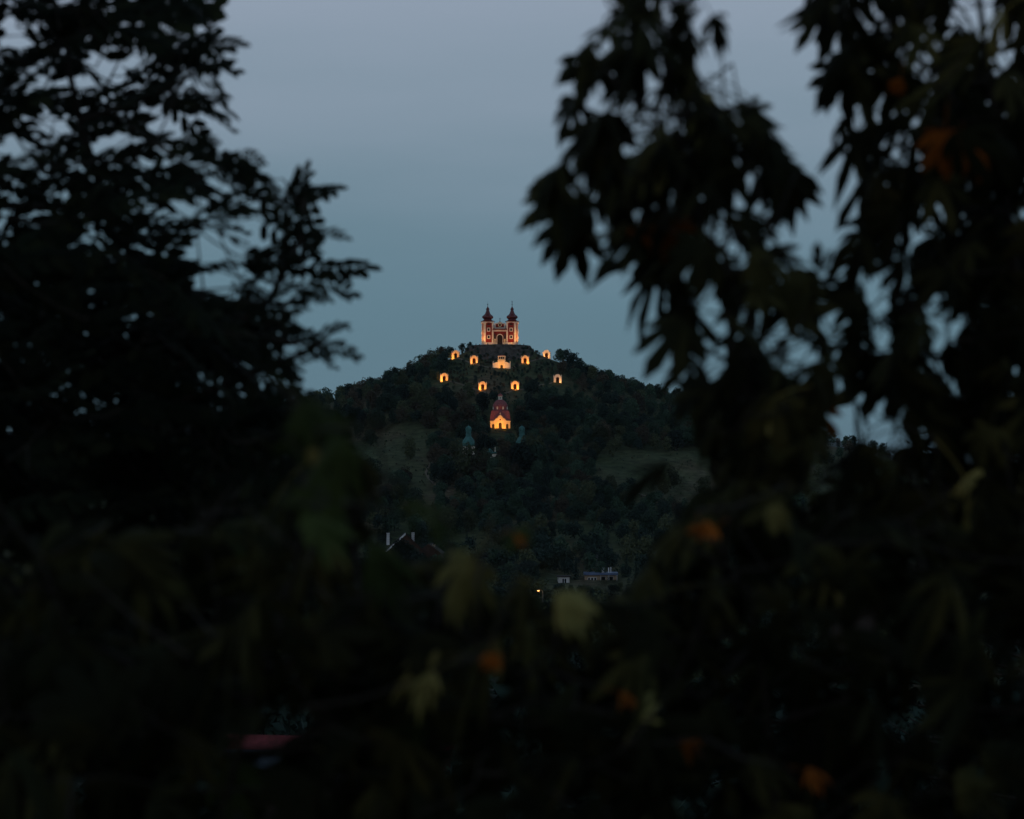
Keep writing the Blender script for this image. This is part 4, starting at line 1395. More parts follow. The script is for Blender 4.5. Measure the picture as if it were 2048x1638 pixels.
# the 300 that show largest are things; the rest one mass
order = sorted(range(len(placed)), key=lambda i: (-(placed[i][7]), -placed[i][6] * (1.0 if placed[i][5] != 'valley' else .25)))
big = set(order[:300])
rest_v, rest_f = {}, {}
for i, (x, y, z, sc, kd, zn, ar, seen, rot, var) in enumerate(placed):
    K = KINDS[kd][var % len(KINDS[kd])]
    if i in big:
        nm = {'spruce': 'spruce_tree', 'bare': 'leafless_tree'}.get(kd, 'broadleaf_tree')
        if sc < .32:
            nm = 'hill_shrub'
            lab = {'dark': 'low dark shrub', 'green': 'low green shrub', 'rust': 'low rust-brown shrub'}.get(kd, 'low shrub') + ' on the open slope between the shrines'
            cat = 'shrub'
        else:
            lab = KIND_LABEL[kd] + ' ' + ZONE_LABEL[zn]
            cat = 'tree'
        e = empty(nm, (x, y, z), rot, lab, cat, lab)
        sx = sc * (1 + .12 * math.sin(i * 1.7))
        e.scale = (sx * (1 + .18 * math.sin(i * 2.9)), sx, sc * (1 + .16 * math.sin(i * 4.1)))
        link(bpy.data.objects.new('trunk', K[1]), e)
        link(bpy.data.objects.new('crown', K[0]), e)
    else:
        rest_v.setdefault(kd, []).append((x, y, z, sc, rot, K))
SIMPLE = {}


def simple_arr(me, keep, seed):
    key = (me.name, keep)
    if key not in SIMPLE:
        nf = len(me.polygons)
        co = np.empty(len(me.vertices) * 3)
        me.vertices.foreach_get('co', co)
        co = co.reshape(-1, 3)
        fs = [tuple(p.vertices) for p in me.polygons]
        fs = [f for f in fs if len(f) == 4]
        random.Random(seed).shuffle(fs)
        fs = fs[:int(len(fs) * keep)]
        SIMPLE[key] = co[np.array(fs)].reshape(-1, 3)
    return SIMPLE[key]


wood = {}
for kd, L in rest_v.items():
    vs = []
    for x, y, z, sc, rot, K in L:
        a = simple_arr(K[0], .26, 5).copy()
        c, s_ = math.cos(rot), math.sin(rot)
        g = np.empty_like(a)
        ctr = a.reshape(-1, 4, 3)
        mid = ctr.mean(axis=1, keepdims=True)
        a = ((ctr - mid) * 1.5 + mid).reshape(-1, 3)
        g[:, 0] = (a[:, 0] * c - a[:, 1] * s_) * sc + x
        g[:, 1] = (a[:, 0] * s_ + a[:, 1] * c) * sc + y
        g[:, 2] = a[:, 2] * sc + z
        vs.append(g)
    if vs:
        V = np.concatenate(vs)
        wood[kd] = V
if wood:
    kinds = list(wood)
    V = np.concatenate([wood[k] for k in kinds])
    nf = len(V) // 4
    me = bpy.data.meshes.new('woodland')
    me.vertices.add(len(V))
    me.vertices.foreach_set('co', V.ravel())
    me.loops.add(len(V))
    me.loops.foreach_set('vertex_index', np.arange(len(V), dtype=np.int32))
    me.polygons.add(nf)
    me.polygons.foreach_set('loop_start', np.arange(0, len(V), 4, dtype=np.int32))
    me.polygons.foreach_set('loop_total', np.full(nf, 4, dtype=np.int32))
    mi = np.zeros(nf, dtype=np.int32)
    p0 = 0
    for i, k in enumerate(kinds):
        me.materials.append({'green': M['crown_g'], 'olive': M['crown_o'], 'rust': M['crown_r'], 'dark': M['crown_d'], 'spruce': M['crown_d'], 'bare': M['crown_r']}[k])
        n = len(wood[k]) // 4
        mi[p0:p0 + n] = i
        p0 += n
    me.polygons.foreach_set('material_index', mi)
    me.update()
    me.validate()
    tag(link(bpy.data.objects.new('woodland', me)), 'mixed dark wood covering the far side of the hill and valley', 'wood', kind='stuff')
print('trees', len(placed))
COUNTS = []

# ------------------------------------------------------------------ foreground trees
MS = 4                         # planning grid: one cell is 4 photograph pixels
GW, GH = 2048 // MS + 160, 1638 // MS + 160
OX, OY = 80, 80                # margin cells round the frame


def grid_xy():
    yy, xx = np.mgrid[0:GH, 0:GW]
    return (xx - OX) * MS + MS / 2, (yy - OY) * MS + MS / 2


GXX, GYY = grid_xy()


def poly_mask(P):
    c = np.zeros((GH, GW), bool)
    j = len(P) - 1
    for i in range(len(P)):
        xi, yi = P[i]
        xj, yj = P[j]
        if yi != yj:
            c ^= ((yi > GYY) != (yj > GYY)) & (GXX < (xj - xi) * (GYY - yi) / (yj - yi) + xi)
        j = i
    return c


def ell_mask(cx, cy, rx, ry, rot=0):
    a = R(rot)
    dx, dy = GXX - cx, GYY - cy
    u = dx * math.cos(a) - dy * math.sin(a)
    w = dx * math.sin(a) + dy * math.cos(a)
    return (u / rx) ** 2 + (w / ry) ** 2 < 1


# where the view stays open between the crowns
OPEN_POLYS = [
    # wide central gap: sky and hill
    [(455, -300), (470, 20), (440, 60), (500, 130), (470, 190), (470, 250), (420, 262), (460, 285), (545, 330), (560, 370), (640, 320),
     (705, 380), (640, 420), (650, 450), (700, 470), (640, 500), (650, 515), (760, 520), (740, 580), (670, 615), (640, 610), (615, 640), (612, 668), (640, 668),
     (680, 632), (700, 660), (740, 705), (720, 722), (690, 715), (660, 735), (665, 770), (700, 800), (735, 850), (790, 880), (800, 930), (760, 960), (790, 1000),
     (860, 1040), (770, 1062), (770, 1098), (850, 1120), (900, 1078), (960, 1050), (1030, 1060), (1120, 1130), (1115, 1175), (1250, 1180), (1260, 1120),
     (1330, 1030), (1390, 985), (1420, 930), (1350, 880), (1330, 800),
     (1318, 765), (1335, 715), (1372, 690), (1370, 672), (1322, 682), (1270, 722), (1262, 716), (1292, 676), (1330, 640), (1310, 620), (1330, 592), (1300, 592),
     (1272, 618), (1272, 600), (1290, 580), (1230, 597), (1204, 596), (1225, 572), (1268, 546), (1260, 530), (1198, 562), (1184, 560), (1190, 543), (1260, 487),
     (1250, 476), (1178, 530), (1160, 548), (1148, 530), (1122, 482), (1100, 468), (1086, 492), (1076, 480), (1080, 446), (1022, 472), (1028, 450), (1060, 408),
     (1098, 386), (1030, 412), (1040, 388), (1076, 342), (1122, 322), (1128, 300), (1094, 287), (1128, 232), (1130, 200), (1150, 190), (1158, 148),
     (1092, 147), (1096, 128), (1165, 90), (1130, 72), (1130, 62), (1190, 54), (1225, 30), (1238, -300)],
    # gap between the two chestnuts
    [(1305, -300), (1322, 20), (1326, 52), (1342, 60), (1345, 20), (1365, -2), (1385, 20), (1392, 44), (1418, 55), (1414, 30), (1428, 4), (1456, 10), (1477, 40), (1484, 76), (1470, 76),
     (1450, 50), (1425, 46), (1420, 66), (1392, 66), (1386, 90), (1397, 120), (1404, 160), (1440, 200), (1460, 210), (1500, 194), (1522, 210), (1532, 225), (1556, 235),
     (1564, 255), (1546, 262), (1572, 290), (1600, 312), (1632, 306), (1645, 292), (1666, 275), (1650, 264), (1690, 220), (1680, 190), (1662, 206), (1645, 180),
     (1612, 196), (1620, 160), (1650, 130), (1690, 108), (1690, 95), (1668, 80), (1655, 60), (1620, 76), (1606, 52), (1594, 74), (1580, 76), (1584, 40), (1600, -20), (1610, -300)],
    # V-shaped gap below their meeting
    [(1565, 350), (1602, 350), (1618, 345), (1625, 372), (1652, 335), (1682, 300), (1696, 302), (1692, 330), (1722, 350), (1702, 392), (1692, 430), (1736, 432), (1722, 462),
     (1682, 490), (1690, 520), (1645, 535), (1600, 528), (1580, 542), (1540, 508), (1524, 478), (1590, 452), (1582, 436), (1640, 446), (1640, 428), (1602, 395)],
    [(1830, 620), (1880, 610), (1935, 632), (1925, 660), (1905, 690), (1898, 740), (1925, 800), (1890, 778), (1860, 745), (1845, 712), (1872, 694), (1838, 662)],
    [(1915, -300), (1920, 20), (1942, 66), (1990, 0), (2000, -300)],
    [(1412, 436), (1425, 440), (1505, 525), (1495, 540), (1450, 500)],
    [(1372, 530), (1395, 525), (1432, 562), (1425, 575), (1385, 555)],
    [(1388, 590), (1406, 584), (1442, 620), (1460, 652), (1440, 662), (1402, 632)],
    [(1335, 770), (1340, 758), (1396, 722), (1402, 735), (1360, 770)],
    [(1452, 572), (1462, 570), (1504, 640), (1494, 650)],
    [(1575, 735), (1595, 695), (1622, 700), (1618, 760), (1600, 748)],
]
OPEN_ELL = [(1228, 140, 15, 36), (1216, 80, 15, 13), (1196, 205, 14, 32, -25), (1170, 240, 10, 20, -30), (1280, 232, 20, 42, 15), (1342, 205, 13, 32, -40), (1352, 256, 22, 14),
            (1272, 270, 15, 12), (1310, 100, 12, 12), (1332, 116, 12, 10, 40), (1310, 150, 10, 10), (1232, 312, 8, 9), (1276, 338, 20, 17), (1166, 352, 20, 13, 50), (1142, 318, 9, 18),
            (1410, 260, 8, 20), (1496, 385, 50, 28), (1446, 320, 10, 26, 50), (1540, 668, 20, 28), (1612, 690, 13, 13), (1430, 720, 22, 22), (1450, 795, 20, 13, -35), (1516, 776, 9, 11),
            (1765, 66, 15, 30), (1757, 114, 22, 15), (1715, 20, 13, 24, -25), (1760, 4, 12, 16), (1830, 84, 10, 16), (1856, 132, 13, 36, 30), (1872, 32, 12, 32, 40), (1896, 72, 10, 18, 40),
            (1976, 78, 15, 12), (2012, 56, 32, 20, 30), (2006, 124, 38, 17, 10), (1742, 184, 12, 14), (1726, 226, 26, 10, 30), (1762, 236, 12, 26), (1700, 252, 14, 11),
            (1802, 300, 11, 28, -35), (1976, 166, 10, 10), (2003, 330, 11, 14), (1915, 385, 14, 16, 20), (1887, 420, 10, 13), (1865, 446, 12, 17), (1806, 470, 17, 18), (1838, 502, 16, 44, -20),
            (1994, 446, 10, 12), (1986, 490, 12, 12), (1930, 546, 10, 14), (1970, 572, 14, 13), (1850, 570, 16, 30, -15), (1860, 606, 10, 10), (1756, 530, 14, 36, -10), (1772, 590, 28, 30),
            (1690, 550, 14, 12), (1664, 645, 22, 20, 30), (1692, 632, 12, 22, 20), (1762, 680, 30, 20, -30), (1782, 635, 12, 24), (1684, 790, 13, 22, 20), (1716, 776, 11, 42, 20), (1766, 772, 12, 13),
            (1808, 742, 9, 10), (1692, 870, 22, 28, 20), (1770, 872, 36, 28), (1770, 838, 18, 22), (1840, 856, 9, 22, -15),
            # openings through which houses and the lower roofs show
            (535, 1489, 40, 15), (862, 1502, 15, 9), (1402, 1131, 22, 12), (1381, 1160, 14, 12), (1690, 1215, 30, 12), (1736, 1217, 10, 8), (590, 1445, 30, 26), (893, 1473, 10, 10),
            # sky pockets of the ash
            (495, 452, 30, 24), (430, 500, 70, 16), (350, 425, 26, 10), (430, 345, 40, 10), (390, 168, 18, 24), (350, 62, 26, 12), (330, 250, 26, 14), (560, 570, 26, 22), (430, 565, 60, 14),
            (70, 170, 16, 10), (30, 60, 16, 44, 30), (10, 80, 16, 16), (130, 160, 34, 12), (210, 115, 22, 14), (230, 150, 10, 14), (265, 118, 12, 18), (120, 240, 10, 18), (90, 235, 9, 16), (205, 285, 14, 16), (25, 298, 26, 12), (105, 265, 9, 20),
            (85, 430, 16, 16), (10, 435, 10, 14), (280, 330, 10, 10), (135, 370, 8, 8), (170, 470, 10, 24, -30), (346, 642, 4, 4), (610, 705, 26, 30), (640, 750, 40, 24), (590, 835, 12, 10), (390, 858, 40, 6)]
open_m = np.zeros((GH, GW), bool)
for P in OPEN_POLYS:
    open_m |= poly_mask(P)
for E in OPEN_ELL:
    open_m |= ell_mask(*E)

LRN = np.random.RandomState(11)


def frame_axes(fwd, nrm):
    f = fwd.normalized()
    n = (nrm - f * nrm.dot(f)).normalized()
    s = n.cross(f)
    return Matrix((f, s, n)).transposed()      # columns: forward, side, normal


def palmate(seed, n=7, droop=.35, fold=.10, wid=.30, fan=1.0):
    """horse-chestnut leaf of unit leaflet length, hub at the origin, +x forward, petiole behind"""
    rr = random.Random(seed)
    mb = MB()
    pts = []
    ang = {7: (0, 27, -27, 57, -57, 92, -92), 5: (0, 34, -34, 72, -72)}[n]
    lens = {7: (1, .95, .95, .8, .8, .52, .52), 5: (1, .92, .92, .66, .66)}[n]
    for a, L in zip(ang, lens):
        a = R(a * fan + rr.uniform(-7, 7) * (1 if fan == 1 else 1.8))
        L *= rr.uniform(.86, 1.1)
        dr = droop * rr.uniform(.6, 1.5)
        ca, sa = math.cos(a), math.sin(a)
        sw = rr.uniform(-.12, .12)
        row = []
        for t, w in ((.03, .05), (.34, .74), (.74, 1.0), (1.0, .0)):
            w *= wid * .5 * L
            x = L * t
            y = sw * t * t * L
            z = -dr * L * t * t + .06 * L * t
            c = (x * ca - y * sa, x * sa + y * ca, z)
            e1 = (x * ca - (y + w) * sa, x * sa + (y + w) * ca, z - fold * w * 2)
            e2 = (x * ca - (y - w) * sa, x * sa + (y - w) * ca, z - fold * w * 2)
            row.append((e1, c, e2))
            for u in (-.7, 0, .7):
                pts.append((x * ca - (y + u * w) * sa, x * sa + (y + u * w) * ca, z))
        for u in np.linspace(.12, .97, 8):
            ww = wid * .5 * L * float(np.interp(u, (.03, .34, .74, 1), (.05, .74, 1, 0)))
            for q in (-.75, 0, .75):
                y = sw * u * u * L + q * ww
                x = L * u
                pts.append((x * ca - y * sa, x * sa + y * ca, -dr * L * u * u + .06 * L * u))
        b = len(mb.v)
        for e1, c, e2 in row[:3]:
            mb.v += [e1, c, e2]
        mb.v.append(row[3][1])
        for i in range(2):
            mb.f.append((b + 3 * i, b + 3 * i + 1, b + 3 * i + 4, b + 3 * i + 3))
            mb.f.append((b + 3 * i + 1, b + 3 * i + 2, b + 3 * i + 5, b + 3 * i + 4))
        mb.f.append((b + 6, b + 7, b + 9))
        mb.f.append((b + 7, b + 8, b + 9))
    mb.tube([(-.75, 0, -.05), (-.3, 0, .03), (.03, 0, 0)], [.022, .016, .018], 3)
    return mb, np.array(pts)


def pinnate(seed, pairs=6, droop=.3):
    """ash leaf, rachis of unit length along +x from the origin"""
    rr = random.Random(seed)
    mb = MB()
    pts = []
    zf = lambda x: -droop * x * x + .08 * x
    for k in range(pairs * 2 + 1):
        if k == pairs * 2:
            x0, a, L = .93, 0.0, .30
        else:
            i = k // 2
            x0 = .14 + .78 * i / (pairs - .5)
            a = R(52 - 10 * x0 + rr.uniform(-10, 10)) * (1 if k % 2 else -1)
            L = .31 * (1 - .35 * abs(x0 - .5)) * rr.uniform(.85, 1.15)
        ca, sa = math.cos(a), math.sin(a)
        wd = L * .23
        dz = -rr.uniform(0, .5) * L
        b = len(mb.v)
        z0 = zf(x0)
        for t, w in ((0, 0), (.28, .9), (.78, .9), (1, 0)):
            for u in ((0,) if w == 0 else (-1, 1)):
                x, y = L * t, u * w * wd
                mb.v.append((x0 + x * ca - y * sa, x * sa + y * ca, z0 + dz * t * t))
        mb.f.append((b, b + 1, b + 2))
        mb.f.append((b + 1, b + 3, b + 4, b + 2))
        mb.f.append((b + 3, b + 5, b + 4))
        for t in np.linspace(.08, .95, 7):
            for u in (-.6, .6):
                x, y = L * t, u * wd * (1 if .2 < t < .85 else .4)
                pts.append((x0 + x * ca - y * sa, x * sa + y * ca, z0 + dz * t * t))
    mb.tube([(0, 0, 0), (.5, 0, zf(.5)), (.95, 0, zf(.95))], [.012, .009, .004], 3)
    return mb, np.array(pts)


PAL = [palmate(s, 7 if s % 3 else 5, d, .1, w) for s, (d, w) in enumerate(((.35, .29), (.6, .27), (.9, .30), (.2, .28), (1.1, .29), (.5, .31)))]
PAL += [palmate(20 + s, 7 if s else 5, d, .1, w, fn) for s, (d, w, fn) in enumerate(((.75, .24, .70), (1.0, .23, .66), (.6, .24, .62)))]
PIN = [pinnate(s, 6 if s % 2 else 5, d) for s, d in enumerate((.1, .3, .5, .2, .7, .0))]
LEAFMESH = {}


def leaf_mesh(kind, i, mat):
    key = (kind, i, mat)
    if key not in LEAFMESH:
        LEAFMESH[key] = (PAL if kind == 'pal' else PIN)[i][0].mesh('leaf', M[mat])
    return LEAFMESH[key]


def project(P):
    return CX + F * P[:, 0] / P[:, 1], HY - F * P[:, 2] / P[:, 1]


def cells_of(P):
    px, py = project(P)
    i = np.clip((px / MS).astype(int) + OX, 0, GW - 1)
    j = np.clip((py / MS).astype(int) + OY, 0, GH - 1)
    return i, j


class Leaf:
    __slots__ = ('pos', 'rot', 'size', 'kind', 'var', 'mat', 'area')

    def __init__(s, pos, rot, size, kind, var, mat):
        s.pos, s.rot, s.size, s.kind, s.var, s.mat = pos, rot, size, kind, var, mat
        s.area = 0

    def pts(s):
        P = (PAL if s.kind == 'pal' else PIN)[s.var][1]
        A = np.array(s.rot) * s.size
        return P @ A.T + np.array(s.pos)

    def root(s):
        return s.pos + s.rot @ Vector((-.75 * s.size, 0, -.05 * s.size)) if s.kind == 'pal' else s.pos


def splat(cover, P, r):
    i, j = cells_of(P)
    for di in range(-r, r + 1):
        for dj in range(-r, r + 1):
            cover[np.clip(j + dj, 0, GH - 1), np.clip(i + di, 0, GW - 1)] = True


def screen_dir(deg, toward=0.0):
    return Vector((math.cos(R(deg)), toward, math.sin(R(deg))))


def fill(solid, kind, mats, depth, size_px, dirs, layers=1, goal=.93, tol=.07, nmax=900, seed=1, splat_r=2, face=(.6, .6)):
    """grow leaves until the wanted part of the crown is closed; never across a gap of the crown"""
    rs = np.random.RandomState(seed)
    out = []
    protos = PAL if kind == 'pal' else PIN
    for layer in range(layers):
        cover = ~solid.copy()
        fails = np.zeros((GH, GW), np.int8)
        tot = solid.sum()
        it = 0
        cand = np.argwhere(~cover & (fails < 7))
        rs.shuffle(cand)
        ptr = 0
        while len(out) < nmax * (layer + 1) / layers and it < nmax * 40:
            it += 1
            if ptr >= len(cand):
                cand = np.argwhere(~cover & (fails < 7))
                if len(cand) == 0:
                    break
                rs.shuffle(cand)
                ptr = 0
            j, i = cand[ptr]
            ptr += 1
            if cover[j, i] or fails[j, i] >= 7:
                continue
            tx, ty = (i - OX) * MS + 2, (j - OY) * MS + 2
            best, bs = None, 0
            shrink = max(.32, 1.0 - .13 * fails[j, i])
            for _ in range(9):
                var = rs.randint(len(protos))
                d = depth + rs.uniform(-1, 1) * depth * .09
                sp = rs.uniform(*size_px) * shrink
                sz = sp / F * d
                base = dirs(tx, ty, rs)
                f = screen_dir(base, rs.uniform(-.45, .45))
                nrm = Vector((rs.uniform(-.5, .5), -face[0] + rs.uniform(-.6, .5), face[1] + rs.uniform(-.5, .6)))
                rot = frame_axes(f, nrm)
                P = protos[var][1]
                back = rs.uniform(.2, .8)
                ctr = at(tx, ty, d)
                pos = ctr - (rot @ Vector((back * sz, 0, 0)))
                lf = Leaf(pos, rot, sz, kind, var, rs.choice(mats) if isinstance(mats, (list, tuple)) else mats)
                ci, cj = cells_of(lf.pts())
                op = open_m[cj, ci].mean()
                if op > tol + .012 * fails[j, i]:
                    continue
                new = (~cover[cj, ci]).mean() + .15 * solid[cj, ci].mean() - 2.0 * op
                if new > bs:
                    best, bs = lf, new
            if best is None:
                fails[j, i] += 1
                continue
            out.append(best)
            splat(cover, best.pts(), splat_r)
            if it % 25 == 0 and (cover & solid).sum() / tot > goal:
                break
    return out


def hand(lst, kind, depth, mat, face=(.6, .6)):
    """leaves seen singly in the photograph: hub px, py, screen direction, leaflet length px"""
    out = []
    for n, q in enumerate(lst):
        px, py, ang, sp = q[:4]
        mt = q[4] if len(q) > 4 else mat
        d = depth * (1 + .05 * math.sin(n * 2.3))
        rr = random.Random(n * 5 + int(px))
        f = screen_dir(ang, rr.uniform(-.25, .25))
        fc = q[5] if len(q) > 5 else face
        rot = frame_axes(f, Vector((rr.uniform(-.3, .3), -fc[0], fc[1])))
        out.append(Leaf(at(px, py, d), rot, sp / F * d, kind, (6 + n % 3 if mt == 'olive' else n % len(PAL)) if kind == 'pal' else n % len(PIN), mt))
    return out


def plant(name, label, cat, base_px, depth, trunk_pts, leaves, leaf_label_mat, trunk_r, group=None, bough=None):
    """a woody plant: trunk, boughs, twigs that reach every leaf, and the leaves"""
    bx = (base_px - CX) / F * depth
    bz = h(bx, depth)
    base = Vector((bx, depth, bz))
    e = empty(name, base, 0, label, cat, group)
    inv = -base
    # skeleton nodes
    nodes, par, load = [], [], []

    def add_chain(pts, parent=None):
        idx = []
        for k in range(len(pts) - 1):
            a, b = pts[k], pts[k + 1]
            n = max(2, int((b - a).length / .12))
            for t in range(n):
                nodes.append(a.lerp(b, t / n))
                par.append(parent)
                parent = len(nodes) - 1
                idx.append(parent)
        nodes.append(pts[-1])
        par.append(parent)
        idx.append(len(nodes) - 1)
        return idx
    tp = [base + Vector((0, 0, -.4))] + [at(px, py, d) for px, py, d in trunk_pts]
    main = add_chain(tp)
    tb_ = MB()
    n = len(main)
    tb_.tube([nodes[i] + inv for i in main[::2] + [main[-1]]], [max(.006, trunk_r * (1 - .9 * k / len(main[::2]))) for k in range(len(main[::2]) + 1)], 8)
    tb_.build('trunk', M['bark'], e, True)
    for bpts, r0 in (bough or []):
        P = [at(px, py, d) for px, py, d in bpts]
        k = min(range(len(nodes)), key=lambda i: (nodes[i] - P[0]).length)
        ch_ = add_chain([nodes[k].copy()] + P, k)
        sub = ch_[::2] + [ch_[-1]]
        MB().tube([nodes[i] + inv for i in sub], [max(.004, r0 * (1 - .85 * q / len(sub))) for q in range(len(sub))], 6).build('bough', M['bark'], e, True)
    # twigs
    tw = MB()
    NA_ = np.array([tuple(p) for p in nodes])
    order = sorted(leaves, key=lambda L: float(np.min(np.sum((NA_ - np.array(L.root())) ** 2, axis=1))))
    ext = [np.array(tuple(p)) for p in nodes]
    arr = np.array(ext)
    cnt = len(arr)
    buf = np.zeros((cnt + len(order) * 3 + 10, 3))
    buf[:cnt] = arr
    for L in order:
        r = np.array(L.root())
        dlt = buf[:cnt] - r
        d2 = np.sum(dlt * dlt, axis=1) + np.maximum(0, dlt[:, 2]) * .6
        k = int(np.argmin(d2))
        a, b = Vector(buf[k]), Vector(r)
        m1 = a.lerp(b, .5) + Vector((0, 0, -.04 * (b - a).length))
        rad = min(.009, .0025 + .008 * (b - a).length)
        if (b - a).length > .01:
            tw.tube([a + inv, m1 + inv, b + inv], [rad, rad * .8, .0022], 4)
        buf[cnt] = m1
        buf[cnt + 1] = b
        cnt += 2
    t = tw.build('twig_network', M['bark'], e)
    t['kind'] = 'stuff'
    # leaves: the 300 largest in view singly, the rest as one mass
    for L in leaves:
        ci, cj = cells_of(L.pts())
        ins = ((ci > OX) & (ci < OX + 512) & (cj > OY) & (cj < OY + 409)).mean()
        L.area = ins * L.size ** 2
    leaves = sorted(leaves, key=lambda L: -L.area)
    for L in leaves[:300]:
        o = link(bpy.data.objects.new('leaf', leaf_mesh(L.kind, L.var, L.mat)), e)
        o.matrix_basis = Matrix.Translation(L.pos + inv) @ (L.rot * L.size).to_4x4()
    rest = leaves[300:]
    if rest:
        mats = sorted({L.mat for L in rest})
        vv, ff, mi = [], [], []
        for L in rest:
            mb = (PAL if L.kind == 'pal' else PIN)[L.var][0]
            A = np.array(L.rot) * L.size
            V = np.array(mb.v) @ A.T + np.array(L.pos + inv)
            b = len(vv)
            vv += V.tolist()
            ff += [tuple(b + q for q in f) for f in mb.f]
            mi += [mats.index(L.mat)] * len(mb.f)
        me = bpy.data.meshes.new('foliage')
        me.from_pydata(vv, [], ff)
        for mt in mats:
            me.materials.append(M[mt])
        me.polygons.foreach_set('material_index', mi)
        o = link(bpy.data.objects.new('foliage', me), e)
        o['kind'] = 'stuff'
    COUNTS.append((name, len(leaves)))
    return e


# --- the ash on one side
ASH = [(-260, -260), (440, -260), (440, 30), (400, 60), (470, 100), (455, 170), (440, 220), (400, 250), (480, 320), (500, 380), (590, 370), (640, 400), (620, 470), (620, 600),
       (600, 680), (650, 700), (640, 790), (700, 830), (640, 900), (620, 1000), (600, 1100), (560, 1250), (520, 1420), (400, 1500), (-260, 1560)]
ash_m = poly_mask(ASH) & ~open_m
ash_low = poly_mask([(-260, 470), (330, 520), (560, 640), (610, 800), (640, 900), (600, 1100), (540, 1300), (420, 1480), (-260, 1540)]) & ~open_m


def ash_dir(x, y, rs):
    # leaves spread outward from the trunk, drooping a little
    base = math.degrees(math.atan2(-(y - 720) * .35, (x + 250)))
    return base + rs.uniform(-55, 45)


FRONDS = [(330, 15, 452, 18), (360, 38, 436, 42), (325, 60, 402, 68), (370, 96, 487, 75), (380, 127, 501, 103), (385, 142, 476, 126), (370, 150, 446, 176), (365, 172, 412, 208),
          (385, 215, 491, 232), (350, 282, 432, 275), (405, 312, 541, 314), (440, 328, 536, 371), (385, 335, 478, 356), (400, 412, 490, 415), (420, 452, 508, 438), (575, 420, 618, 330),
          (598, 400, 672, 338), (590, 392, 697, 380), (590, 378, 642, 416), (605, 462, 695, 460), (600, 490, 652, 497), (600, 545, 753, 520), (605, 560, 738, 566), (600, 575, 668, 609),
          (590, 598, 626, 621), (600, 700, 682, 634), (640, 690, 737, 701), (640, 680, 660, 722), (672, 650, 712, 646), (520, 345, 560, 400), (610, 520, 640, 470), (545, 500, 600, 450), (480, 300, 541, 322), (500, 525, 562, 482), (515, 562, 602, 540), (480, 560, 545, 602), (555, 642, 622, 600), (550, 682, 640, 660), (590, 722, 662, 692), (535, 602, 592, 560), (605, 690, 682, 712), (540, 720, 610, 745), (470, 600, 540, 640), (560, 520, 625, 505)]
ash_hand = []
for n, (x0, y0, x1, y1) in enumerate(FRONDS):
    d = 10.6 + .7 * math.sin(n * 1.9)
    a, b = at(x0, y0, d), at(x1, y1, d + .12 * math.cos(n * 3.1))
    f = (b - a)
    rr = random.Random(n)
    rot = frame_axes(f, Vector((rr.uniform(-.3, .3), -.75, rr.uniform(.2, .8))))
    ash_hand.append(Leaf(a, rot, f.length / 1.2, 'pin', n % len(PIN), 'ash'))
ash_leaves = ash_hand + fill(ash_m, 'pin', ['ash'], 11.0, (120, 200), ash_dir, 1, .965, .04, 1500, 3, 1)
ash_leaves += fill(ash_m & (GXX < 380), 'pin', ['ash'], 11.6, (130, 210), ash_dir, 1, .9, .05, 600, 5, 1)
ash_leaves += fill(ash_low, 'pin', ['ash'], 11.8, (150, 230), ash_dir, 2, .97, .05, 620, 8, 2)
plant('ash_tree', 'dark ash tree with feathery compound leaves crowding the view to the hill', 'tree', -210, 11.5,
      [(-200, 1500, 11.5), (-170, 1000, 11.6), (-150, 600, 11.6), (-110, 200, 11.6), (-80, -250, 11.6)], ash_leaves, 'ash', .085,
      bough=[([(150, 900, 11.3), (380, 720, 11.2), (540, 600, 11), (600, 480, 10.9), (612, 350, 10.8)], .03),
             ([(150, 420, 11.3), (330, 380, 11.2), (470, 330, 11.0)], .022),
             ([(160, 240, 11.2), (320, 190, 11.0), (410, 130, 10.9)], .02),
             ([(200, 860, 11.4), (480, 760, 11.1), (640, 690, 10.9)], .025),
             ([(150, 1180, 11.4), (380, 1080, 11.3), (560, 960, 11.2)], .025),
             ([(120, 60, 11.1), (250, 0, 11.0), (340, -80, 11)], .016)])

# --- chestnut with the open, leaning leader
CH_A = [(1150, -200), (1300, -200), (1480, -60), (1500, 80), (1420, 150), (1560, 230), (1620, 320), (1660, 460), (1620, 560), (1690, 560), (1680, 700), (1660, 860), (1640, 960), (1500, 1010), (1400, 960), (1370, 860),
        (1340, 790), (1280, 730), (1250, 600), (1180, 570), (1020, 470), (1030, 400), (1100, 280), (1130, 200), (1090, 140), (1180, 60)]
cha_m = poly_mask(CH_A) & ~open_m


def chA_dir(x, y, rs):
    ax = float(np.interp(y, [-100, 60, 350, 560, 760, 1000], [1300, 1320, 1370, 1440, 1520, 1520]))
    s = 1 if x > ax else -1
    base = 238 if s < 0 else 302
    spread = min(1, abs(x - ax) / 260)
    return base - s * -1 * 0 + (-45 * spread if s < 0 else 45 * spread) + rs.uniform(-35, 35)


